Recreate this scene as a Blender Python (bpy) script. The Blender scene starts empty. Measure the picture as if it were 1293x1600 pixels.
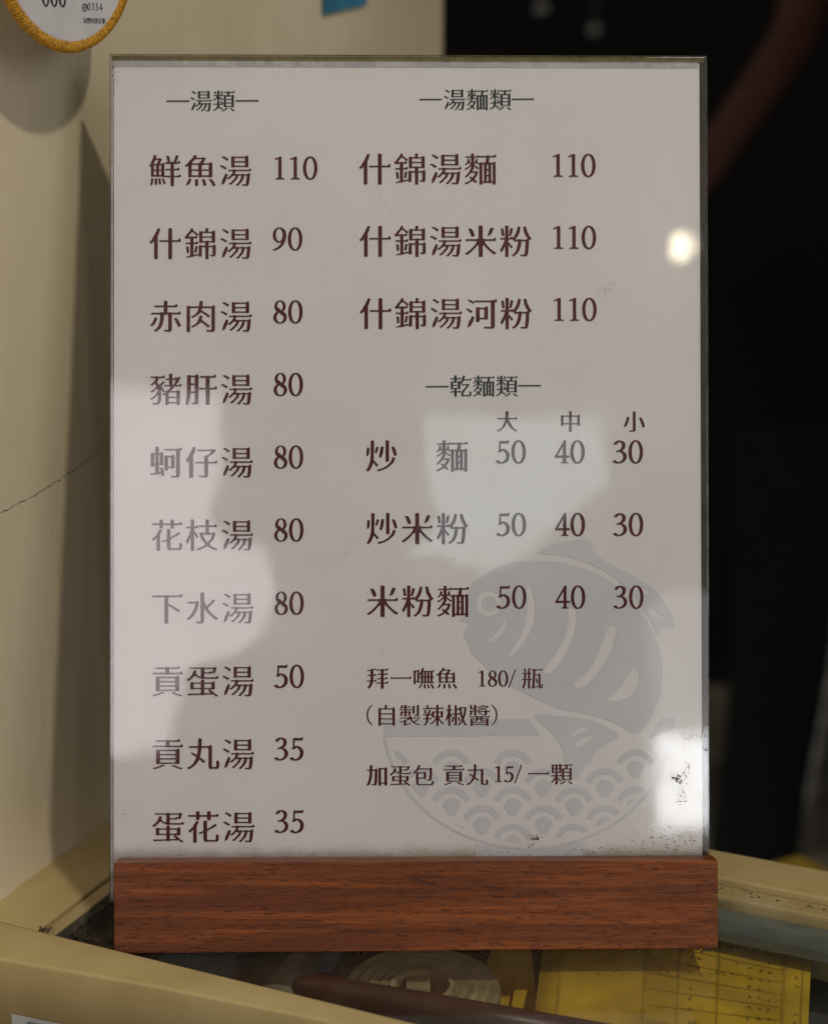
import bpy, bmesh, math, random
from mathutils import Vector, Matrix, noise as mnoise
from mathutils.geometry import tessellate_polygon

SC = bpy.context.scene
COL = SC.collection
R = math.radians
random.seed(7)

# ------------------------------------------------------------------ camera, world, lamps, exposure
cam_d = bpy.data.cameras.new('camera')
cam = bpy.data.objects.new('camera', cam_d)
COL.objects.link(cam)
cam.location = (0, 0, 0.3113)
cam.rotation_euler = (R(75), 0, 0)
cam_d.sensor_fit = 'HORIZONTAL'
cam_d.sensor_width = 24.0
cam_d.lens = 50.0
cam_d.clip_start = 0.01
cam_d.clip_end = 100
cam_d.dof.use_dof = True
cam_d.dof.focus_distance = 0.622
cam_d.dof.aperture_fstop = 5.6
cam_d.dof.aperture_blades = 9
SC.camera = cam

world = bpy.data.worlds.new('World')
SC.world = world
world.use_nodes = True
bg = world.node_tree.nodes['Background']
bg.inputs[0].default_value = (1.0, 0.93, 0.84, 1)
bg.inputs[1].default_value = 0.17

def area_lamp(name, loc, target, size, radiance, color, disk=False, size_y=None, spread=180):
    d = bpy.data.lights.new(name, 'AREA')
    d.shape = 'DISK' if disk else 'RECTANGLE'
    d.size = size
    if not disk:
        d.size_y = size_y
    a = math.pi * size * size / 4 if disk else size * size_y
    d.energy = radiance * math.pi * a
    d.color = color
    d.spread = R(spread)
    o = bpy.data.objects.new(name, d)
    o.location = loc
    o.rotation_euler = (Vector(target) - Vector(loc)).to_track_quat('-Z', 'Y').to_euler()
    COL.objects.link(o)
    return o

# the ceiling lamp that throws the sharp shadows on the wall
area_lamp('ceiling_lamp', (0.549, -0.19, 1.36), (0, 0.6, 0.15), 0.066, 680, (1.0, 0.91, 0.76), disk=True)
# the small bare lamp seen as a glow in the acrylic
area_lamp('small_lamp', (0.478, -1.2, 1.108), (0.1, 0.6, 0.2), 0.032, 34, (1.0, 0.88, 0.62), disk=True)
# daylight of the open shop front behind the photographer
area_lamp('shop_front_daylight', (-0.50, -1.2, 0.60), (-0.50, 0.6, 0.60), 0.86, 3.5, (1.0, 0.925, 0.985), size_y=0.54)
area_lamp('shop_front_daylight', (0.205, -1.2, 0.70), (0.205, 0.6, 0.70), 0.29, 2.3, (0.76, 0.96, 1.0), size_y=0.26)
area_lamp('doorway_daylight', (0.50, -1.2, 0.288), (0.40, 0.6, 0.25), 0.20, 11.5, (0.95, 0.97, 1.0), size_y=0.135)
area_lamp('street_daylight', (0.60, -1.3, 0.42), (0.50, 0.6, 0.35), 0.36, 1.5, (0.98, 0.98, 1.0), size_y=0.34)
# soft daylight fill added at the right to lift shadows on the wall
area_lamp('side_fill', (1.3, -0.5, 0.75), (-0.1, 0.6, 0.2), 0.9, 1.9, (0.92, 0.95, 1.0), size_y=0.8)
# dim fill added above the kitchen to bring out its things
area_lamp('kitchen_fill', (0.9, 1.9, 1.7), (0.5, 1.9, 0.0), 0.08, 20.0, (1.0, 0.85, 0.65), size_y=0.08)

area_lamp('kitchen_floor_fill', (1.2, 2.4, 0.9), (0.45, 2.2, -0.9), 0.1, 55, (1.0, 0.9, 0.75), size_y=0.1, spread=80)  # added fill for the mat and floor, its cone kept off the arm

SC.view_settings.view_transform = 'Standard'
SC.view_settings.look = 'None'
SC.view_settings.gamma = 1
SC.view_settings.exposure = -0.07
SC.view_settings.use_curve_mapping = False
try:
    SC.cycles.use_denoising = True
    SC.cycles.max_bounces = 10
    SC.cycles.transparent_max_bounces = 16
    SC.cycles.sample_clamp_indirect = 4.0
except Exception:
    pass

# ------------------------------------------------------------------ helpers
def link(o, parent=None):
    COL.objects.link(o)
    if parent is not None:
        o.parent = parent
    return o

def tag(o, label=None, cat=None, group=None, kind=None):
    if label: o['label'] = label
    if cat: o['category'] = cat
    if group: o['group'] = group
    if kind: o['kind'] = kind
    return o

def empty(name, M, label, cat, group=None):
    o = bpy.data.objects.new(name, None)
    o.empty_display_size = 0.02
    COL.objects.link(o)
    o.matrix_world = M
    return tag(o, label, cat, group)

def obj(name, bm, m, parent=None, smooth=False, M=None):
    me = bpy.data.meshes.new(name)
    bmesh.ops.recalc_face_normals(bm, faces=bm.faces[:])
    bm.to_mesh(me)
    bm.free()
    if smooth:
        for p in me.polygons: p.use_smooth = True
    me.materials.append(m)
    o = bpy.data.objects.new(name, me)
    link(o, parent)
    if M is not None:
        o.matrix_local = M
    return o

def add_hexa(bm, c):
    """eight corners: bottom loop of four, top loop of four"""
    v = [bm.verts.new(p) for p in c]
    fs = []
    for f in ((0, 3, 2, 1), (4, 5, 6, 7), (0, 1, 5, 4), (1, 2, 6, 5), (2, 3, 7, 6), (3, 0, 4, 7)):
        fs.append(bm.faces.new([v[i] for i in f]))
    return v, fs

def add_box(bm, lo, hi):
    x0, y0, z0 = lo; x1, y1, z1 = hi
    return add_hexa(bm, [(x0, y0, z0), (x1, y0, z0), (x1, y1, z0), (x0, y1, z0), (x0, y0, z1), (x1, y0, z1), (x1, y1, z1), (x0, y1, z1)])

def bevel(bm, w, seg=2):
    bmesh.ops.recalc_face_normals(bm, faces=bm.faces[:])
    bmesh.ops.bevel(bm, geom=bm.edges[:], offset=w, segments=seg, profile=0.6, affect='EDGES')

def prism(bm, quad, z0, z1):
    return add_hexa(bm, [(x, y, z0) for x, y in quad] + [(x, y, z1) for x, y in quad])

def add_tube(bm, pts, rad, seg=12, cap=True):
    pts = [Vector(p) for p in pts]
    rings = []
    up = Vector((0, 0, 1))
    for i, p in enumerate(pts):
        t = (pts[min(i + 1, len(pts) - 1)] - pts[max(i - 1, 0)]).normalized()
        a = t.cross(up)
        if a.length < 1e-3: a = t.cross(Vector((1, 0, 0)))
        a.normalize(); b = a.cross(t)
        r = rad[i] if isinstance(rad, (list, tuple)) else rad
        rings.append([bm.verts.new(p + r * (math.cos(2 * math.pi * k / seg) * a + math.sin(2 * math.pi * k / seg) * b)) for k in range(seg)])
    for A, B in zip(rings, rings[1:]):
        for k in range(seg):
            bm.faces.new((A[k], A[(k + 1) % seg], B[(k + 1) % seg], B[k]))
    if cap:
        bm.faces.new(rings[0]); bm.faces.new(rings[-1])

def add_lathe(bm, prof, seg=48, c=(0, 0, 0)):
    rings = []
    for r, z in prof:
        rings.append([bm.verts.new((c[0] + r * math.cos(2 * math.pi * k / seg), c[1] + r * math.sin(2 * math.pi * k / seg), c[2] + z)) for k in range(seg)])
    n = len(rings)
    for i in range(n):
        A, B = rings[i], rings[(i + 1) % n]
        for k in range(seg):
            bm.faces.new((A[k], A[(k + 1) % seg], B[(k + 1) % seg], B[k]))

# --- node helpers
class NT:
    def __init__(self, name):
        self.m = bpy.data.materials.new(name)
        self.m.use_nodes = True
        self.t = self.m.node_tree
        self.t.nodes.clear()
        self.out = self.t.nodes.new('ShaderNodeOutputMaterial')
        self.co = self.t.nodes.new('ShaderNodeTexCoord').outputs['Object']
    def n(self, typ, **kw):
        nd = self.t.nodes.new(typ)
        for k, v in kw.items(): setattr(nd, k, v)
        return nd
    def l(self, a, b): self.t.links.new(a, b)
    def setin(self, sock, v):
        if hasattr(v, 'is_output') or isinstance(v, bpy.types.NodeSocket): self.l(v, sock)
        else: sock.default_value = v
    def mapped(self, scale, loc=(0, 0, 0), rot=(0, 0, 0)):
        mp = self.n('ShaderNodeMapping')
        mp.inputs['Scale'].default_value = scale
        mp.inputs['Location'].default_value = loc
        mp.inputs['Rotation'].default_value = rot
        self.l(self.co, mp.inputs['Vector'])
        return mp.outputs[0]
    def noise(self, scale, detail=3, rough=0.55, vec=None, dist=0.0):
        nz = self.n('ShaderNodeTexNoise')
        nz.inputs['Scale'].default_value = scale
        nz.inputs['Detail'].default_value = detail
        nz.inputs['Roughness'].default_value = rough
        nz.inputs['Distortion'].default_value = dist
        self.l(vec if vec is not None else self.co, nz.inputs['Vector'])
        return nz.outputs['Fac']
    def ramp(self, fac, a, b, lo=0.0, hi=1.0):
        r = self.n('ShaderNodeMapRange')
        r.interpolation_type = 'SMOOTHSTEP'
        self.l(fac, r.inputs['Value'])
        for k, v in (('From Min', a), ('From Max', b), ('To Min', lo), ('To Max', hi)):
            r.inputs[k].default_value = v
        return r.outputs['Result']
    def math(self, op, a, b=0.0, clamp=False):
        nd = self.n('ShaderNodeMath', operation=op)
        nd.use_clamp = clamp
        self.setin(nd.inputs[0], a); self.setin(nd.inputs[1], b)
        return nd.outputs[0]
    def mix(self, fac, a, b, mode='MIX'):
        nd = self.n('ShaderNodeMix', data_type='RGBA', blend_type=mode)
        self.setin(nd.inputs[0], fac); self.setin(nd.inputs[6], a); self.setin(nd.inputs[7], b)
        return nd.outputs[2]
    def sep(self):
        s = self.n('ShaderNodeSeparateXYZ'); self.l(self.co, s.inputs[0]); return s.outputs
    def bump(self, h, strength, dist=0.001):
        b = self.n('ShaderNodeBump')
        b.inputs['Strength'].default_value = strength
        b.inputs['Distance'].default_value = dist
        self.l(h, b.inputs['Height'])
        return b.outputs[0]
    def principled(self, col, rough=0.5, spec=0.5, normal=None, metal=0.0, **kw):
        p = self.n('ShaderNodeBsdfPrincipled')
        self.setin(p.inputs['Base Color'], col)
        self.setin(p.inputs['Roughness'], rough)
        self.setin(p.inputs['Specular IOR Level'], spec)
        p.inputs['Metallic'].default_value = metal
        for k, v in kw.items(): self.setin(p.inputs[k.replace('_', ' ')], v)
        if normal is not None: self.l(normal, p.inputs['Normal'])
        return p.outputs[0]
    def done(self, sh):
        self.l(sh, self.out.inputs['Surface']); return self.m

def c4(c): return (c[0], c[1], c[2], 1.0)

def plain(name, col, rough=0.5, spec=0.4, vary=0.25, scale=60, metal=0.0, bumpy=0.0):
    t = NT(name)
    f = t.ramp(t.noise(scale, 4), 0.3, 0.7)
    k = 1 - vary
    c = t.mix(f, c4([v * k for v in col]), c4([min(1, v * (1 + vary * 0.5)) for v in col]))
    nrm = t.bump(t.noise(scale * 6, 3), bumpy, 0.0006) if bumpy else None
    return t.done(t.principled(c, rough, spec, nrm, metal))

# ------------------------------------------------------------------ materials
def m_plaster():
    t = NT('cream_plaster')
    streak = t.noise(1, 3, 0.6, t.mapped((55, 55, 2.2)))
    fine = t.noise(1, 2, 0.6, t.mapped((260, 260, 7)))
    blot = t.noise(9, 4, 0.6)
    c = t.mix(t.ramp(blot, 0.3, 0.72), c4((0.72, 0.61, 0.41)), c4((0.80, 0.705, 0.505)))
    c = t.mix(t.math('MULTIPLY', t.ramp(streak, 0.35, 0.7), 0.22), c, c4((0.64, 0.54, 0.36)))
    stain = t.ramp(t.noise(30, 6, 0.75, t.mapped((1, 1, 0.35), (3, 1, 2))), 0.60, 0.76, 0.0, 0.35)
    c = t.mix(stain, c, c4((0.27, 0.21, 0.12)))
    nrm = t.bump(t.math('ADD', t.math('MULTIPLY', streak, 1.0), t.math('MULTIPLY', fine, 0.35)), 0.28, 0.0012)
    return t.done(t.principled(c, 0.55, 0.25, nrm))

def m_cream_paint(name, a, b, dirt=0.5):
    t = NT(name)
    c = t.mix(t.ramp(t.noise(35, 4), 0.3, 0.7), c4(a), c4(b))
    speck = t.ramp(t.noise(420, 4, 0.7), 0.66, 0.74, 0, dirt)
    grime = t.ramp(t.noise(60, 6, 0.75), 0.57, 0.75, 0, dirt * 0.5)
    c = t.mix(grime, c, c4((0.16, 0.12, 0.06)))
    c = t.mix(speck, c, c4((0.06, 0.045, 0.03)))
    return t.done(t.principled(c, 0.42, 0.4, t.bump(t.noise(160, 3), 0.15, 0.0006)))

def m_wood():
    t = NT('red_brown_wood')
    warp = t.noise(16, 2, 0.5)
    vv = t.n('ShaderNodeVectorMath', operation='ADD')
    s = t.n('ShaderNodeCombineXYZ')
    t.l(t.math('MULTIPLY', warp, 0.006), s.inputs[2])
    t.l(t.co, vv.inputs[0]); t.l(s.outputs[0], vv.inputs[1])
    def mp(scale, loc=(0, 0, 0)):
        m = t.n('ShaderNodeMapping'); m.inputs['Scale'].default_value = scale; m.inputs['Location'].default_value = loc
        t.l(vv.outputs[0], m.inputs['Vector']); return m.outputs[0]
    broad = t.noise(1, 3, 0.55, mp((8, 190, 190)), 0.8)
    fine = t.noise(1, 4, 0.65, mp((18, 800, 1100)))
    c = t.mix(t.ramp(broad, 0.3, 0.7), c4((0.145, 0.036, 0.0085)), c4((0.325, 0.090, 0.018)))
    c = t.mix(t.ramp(fine, 0.34, 0.70, 0, 0.65), c, c4((0.110, 0.027, 0.007)))
    pore = t.ramp(t.noise(1, 3, 0.6, mp((190, 1500, 2200), (5, 2, 1))), 0.57, 0.66)
    pore2 = t.ramp(t.noise(1, 2, 0.6, mp((110, 1000, 1600), (1, 9, 4))), 0.60, 0.68)
    pore = t.math('MAXIMUM', pore, pore2)
    c = t.mix(t.math('MULTIPLY', pore, 0.62), c, c4((0.035, 0.010, 0.005)))
    h = t.math('SUBTRACT', t.math('MULTIPLY', fine, 0.4), pore)
    return t.done(t.principled(c, t.ramp(fine, 0.3, 0.7, 0.35, 0.5), 0.30, t.bump(h, 0.30, 0.0004)))

def m_paper():
    t = NT('white_paper')
    f = t.ramp(t.noise(14, 4), 0.3, 0.7)
    c = t.mix(f, c4((0.775, 0.745, 0.745)), c4((0.815, 0.788, 0.790)))
    fib = t.ramp(t.noise(1300, 4, 0.75), 0.3, 0.75)
    c = t.mix(t.math('MULTIPLY', fib, 0.22), c, c4((0.66, 0.63, 0.60)))
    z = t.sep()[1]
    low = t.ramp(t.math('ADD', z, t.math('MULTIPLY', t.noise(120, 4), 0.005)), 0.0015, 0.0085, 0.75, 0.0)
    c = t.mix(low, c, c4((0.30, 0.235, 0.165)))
    return t.done(t.principled(c, 0.7, 0.2))

def m_ink(name, col):
    t = NT(name)
    f = t.ramp(t.noise(300, 3), 0.35, 0.7)
    c = t.mix(f, c4([v * 0.85 for v in col]), c4([v * 1.15 for v in col]))
    return t.done(t.principled(c, 0.6, 0.2))

def m_clear(name, rough, boost=1.0, tint=(1, 1, 1), haze=0.0, hazecol=(0.7, 0.7, 0.72)):
    t = NT(name)
    tr = t.n('ShaderNodeBsdfTransparent'); tr.inputs[0].default_value = c4(tint)
    gl = t.n('ShaderNodeBsdfGlossy')
    wide = t.n('ShaderNodeBsdfGlossy'); wide.inputs['Roughness'].default_value = 0.16
    grease = t.ramp(t.noise(38, 6, 0.72), 0.32, 0.78)
    t.l(t.ramp(grease, 0.0, 1.0, rough * 0.8, rough * 1.6), gl.inputs['Roughness'])
    t.l(t.bump(t.noise(22, 2), 0.05, 0.002), gl.inputs['Normal'])
    g2 = t.n('ShaderNodeMixShader')
    t.l(t.ramp(grease, 0.0, 1.0, 0.10, 0.42), g2.inputs[0])
    t.l(gl.outputs[0], g2.inputs[1]); t.l(wide.outputs[0], g2.inputs[2])
    lw = t.n('ShaderNodeLayerWeight'); lw.inputs['Blend'].default_value = 0.5
    fr = t.math('ADD', t.math('MULTIPLY', t.math('POWER', lw.outputs['Facing'], 5.0), 0.96), 0.039)
    mx = t.n('ShaderNodeMixShader')
    t.l(t.math('MULTIPLY', fr, boost, True), mx.inputs[0])
    t.l(tr.outputs[0], mx.inputs[1]); t.l(g2.outputs[0], mx.inputs[2])
    sh = mx.outputs[0]
    if haze:
        df = t.n('ShaderNodeBsdfDiffuse'); df.inputs[0].default_value = c4(hazecol)
        m2 = t.n('ShaderNodeMixShader')
        t.l(t.ramp(t.noise(70, 6, 0.75), 0.35, 0.8, haze * 0.3, haze * 1.6), m2.inputs[0])
        t.l(sh, m2.inputs[1]); t.l(df.outputs[0], m2.inputs[2])
        sh = m2.outputs[0]
    return t.done(sh)

def m_edge(name, col, mixf):
    """sawn acrylic edge, also tinted strips: part clear, part cloudy"""
    t = NT(name)
    tr = t.n('ShaderNodeBsdfTransparent')
    c = t.mix(t.ramp(t.noise(160, 4, 0.7), 0.35, 0.7), c4([v * 0.7 for v in col]), c4(col))
    pr = t.principled(c, 0.35, 0.18)
    mx = t.n('ShaderNodeMixShader')
    t.l(t.ramp(t.noise(1, 4, 0.7, t.mapped((90, 90, 90))), 0.25, 0.75, mixf * 0.75, min(1, mixf * 1.2)), mx.inputs[0])
    t.l(tr.outputs[0], mx.inputs[1]); t.l(pr, mx.inputs[2])
    return t.done(mx.outputs[0])

M_WALL = m_plaster()
M_CRACK = plain('crack_dark', (0.05, 0.04, 0.03), 0.9, 0.1)
M_WOOD = m_wood()
M_PAPER = m_paper()
M_MAROON = m_ink('maroon_ink', (0.095, 0.012, 0.016))
M_GREEN = m_ink('dark_green_ink', (0.025, 0.038, 0.034))
M_GREY = plain('pale_grey_ink', (0.640, 0.640, 0.675), 0.7, 0.2, 0.03, 20)
M_ACRYL = m_clear('clear_acrylic', 0.032, 1.0, (0.985, 0.985, 0.98), 0.010)
M_BACK = m_clear('clear_acrylic_back', 0.04, 1.0, (0.96, 0.965, 0.955))
M_EDGE = m_edge('acrylic_edge', (0.34, 0.27, 0.11), 0.8)
M_SIDE = m_edge('acrylic_side_edge', (0.085, 0.075, 0.055), 0.55)
M_BAND = m_edge('lavender_glow_band', (0.76, 0.75, 0.80), 0.5)  # lavender tint painted in for the glow along the acrylic edges
M_GLASS = m_clear('case_glass', 0.03, 1.0, (0.965, 0.98, 0.97), 0.03, (0.45, 0.42, 0.34))
M_RAIL = m_cream_paint('cream_paint', (0.49, 0.375, 0.165), (0.57, 0.45, 0.215), 0.30)
M_RAILD = m_cream_paint('dirty_cream_paint', (0.40, 0.30, 0.13), (0.52, 0.42, 0.22), 0.85)
M_GASKET = plain('grimy_gasket', (0.07, 0.065, 0.05), 0.8, 0.2, 0.6, 200)
M_GLASSEDGE = plain('grey_glass_edge', (0.17, 0.19, 0.18), 0.35, 0.5, 0.3, 60)
M_INSIDE = plain('case_inside', (0.10, 0.10, 0.09), 0.7, 0.2)
M_DIRT = plain('brown_dirt', (0.075, 0.056, 0.040), 0.95, 0.05, 0.4, 900)
M_YELLOW = plain('yellow_paper', (0.66, 0.41, 0.03), 0.7, 0.2, 0.3, 30)
M_PRINT = plain('olive_print', (0.30, 0.20, 0.025), 0.8, 0.1)
M_PRINTL = plain('pale_olive_print', (0.45, 0.29, 0.03), 0.8, 0.1)
M_TAPE = plain('blue_tape', (0.055, 0.25, 0.40), 0.5, 0.3)
M_CARD = plain('white_card', (0.66, 0.64, 0.64), 0.6, 0.2, 0.08, 60)
M_BRAID = plain('gold_braid', (0.60, 0.30, 0.015), 0.5, 0.4, 0.5, 900, 0.0, 0.3)
M_BLACKINK = m_ink('black_ink', (0.02, 0.02, 0.022))
M_ROLL = plain('kraft_roll', (0.42, 0.33, 0.18), 0.6, 0.3, 0.3, 90)
M_CORE = plain('card_core', (0.50, 0.40, 0.22), 0.8, 0.1, 0.3, 90)
M_DARKWOOD = plain('dark_brown_wood', (0.06, 0.018, 0.010), 0.35, 0.4, 0.3, 70)
M_BLUE = plain('faded_blue_plastic', (0.09, 0.15, 0.20), 0.5, 0.3)
M_CREAMPL = plain('grey_cream_plastic', (0.30, 0.26, 0.18), 0.5, 0.3)
M_BLACK = plain('black_cloth', (0.010, 0.010, 0.013), 0.9, 0.1)
M_SKIN = plain('skin', (0.11, 0.042, 0.028), 0.5, 0.3, 0.15, 25)
M_HAIR = plain('black_hair', (0.008, 0.007, 0.007), 0.5, 0.3)
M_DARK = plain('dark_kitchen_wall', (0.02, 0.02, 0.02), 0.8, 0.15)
M_FLOOR = plain('dark_floor_tile', (0.20, 0.18, 0.14), 0.5, 0.3, 0.4, 8)
M_RUBBER = plain('black_rubber', (0.028, 0.028, 0.029), 0.6, 0.3)
M_STEEL = plain('worn_steel', (0.45, 0.44, 0.43), 0.28, 0.5, 0.3, 40, 1.0)
M_CABINET = plain('dark_brown_cabinet', (0.035, 0.030, 0.026), 0.5, 0.3)
M_YELLOWBOX = plain('shaded_yellow_card', (0.30, 0.21, 0.025), 0.7, 0.2)  # carton yellow darkened, dim light put into the colour
M_NAVY = plain('navy_cloth', (0.008, 0.010, 0.020), 0.9, 0.1)
M_LABELW = plain('pale_grey_label', (0.48, 0.50, 0.50), 0.5, 0.3)

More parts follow.
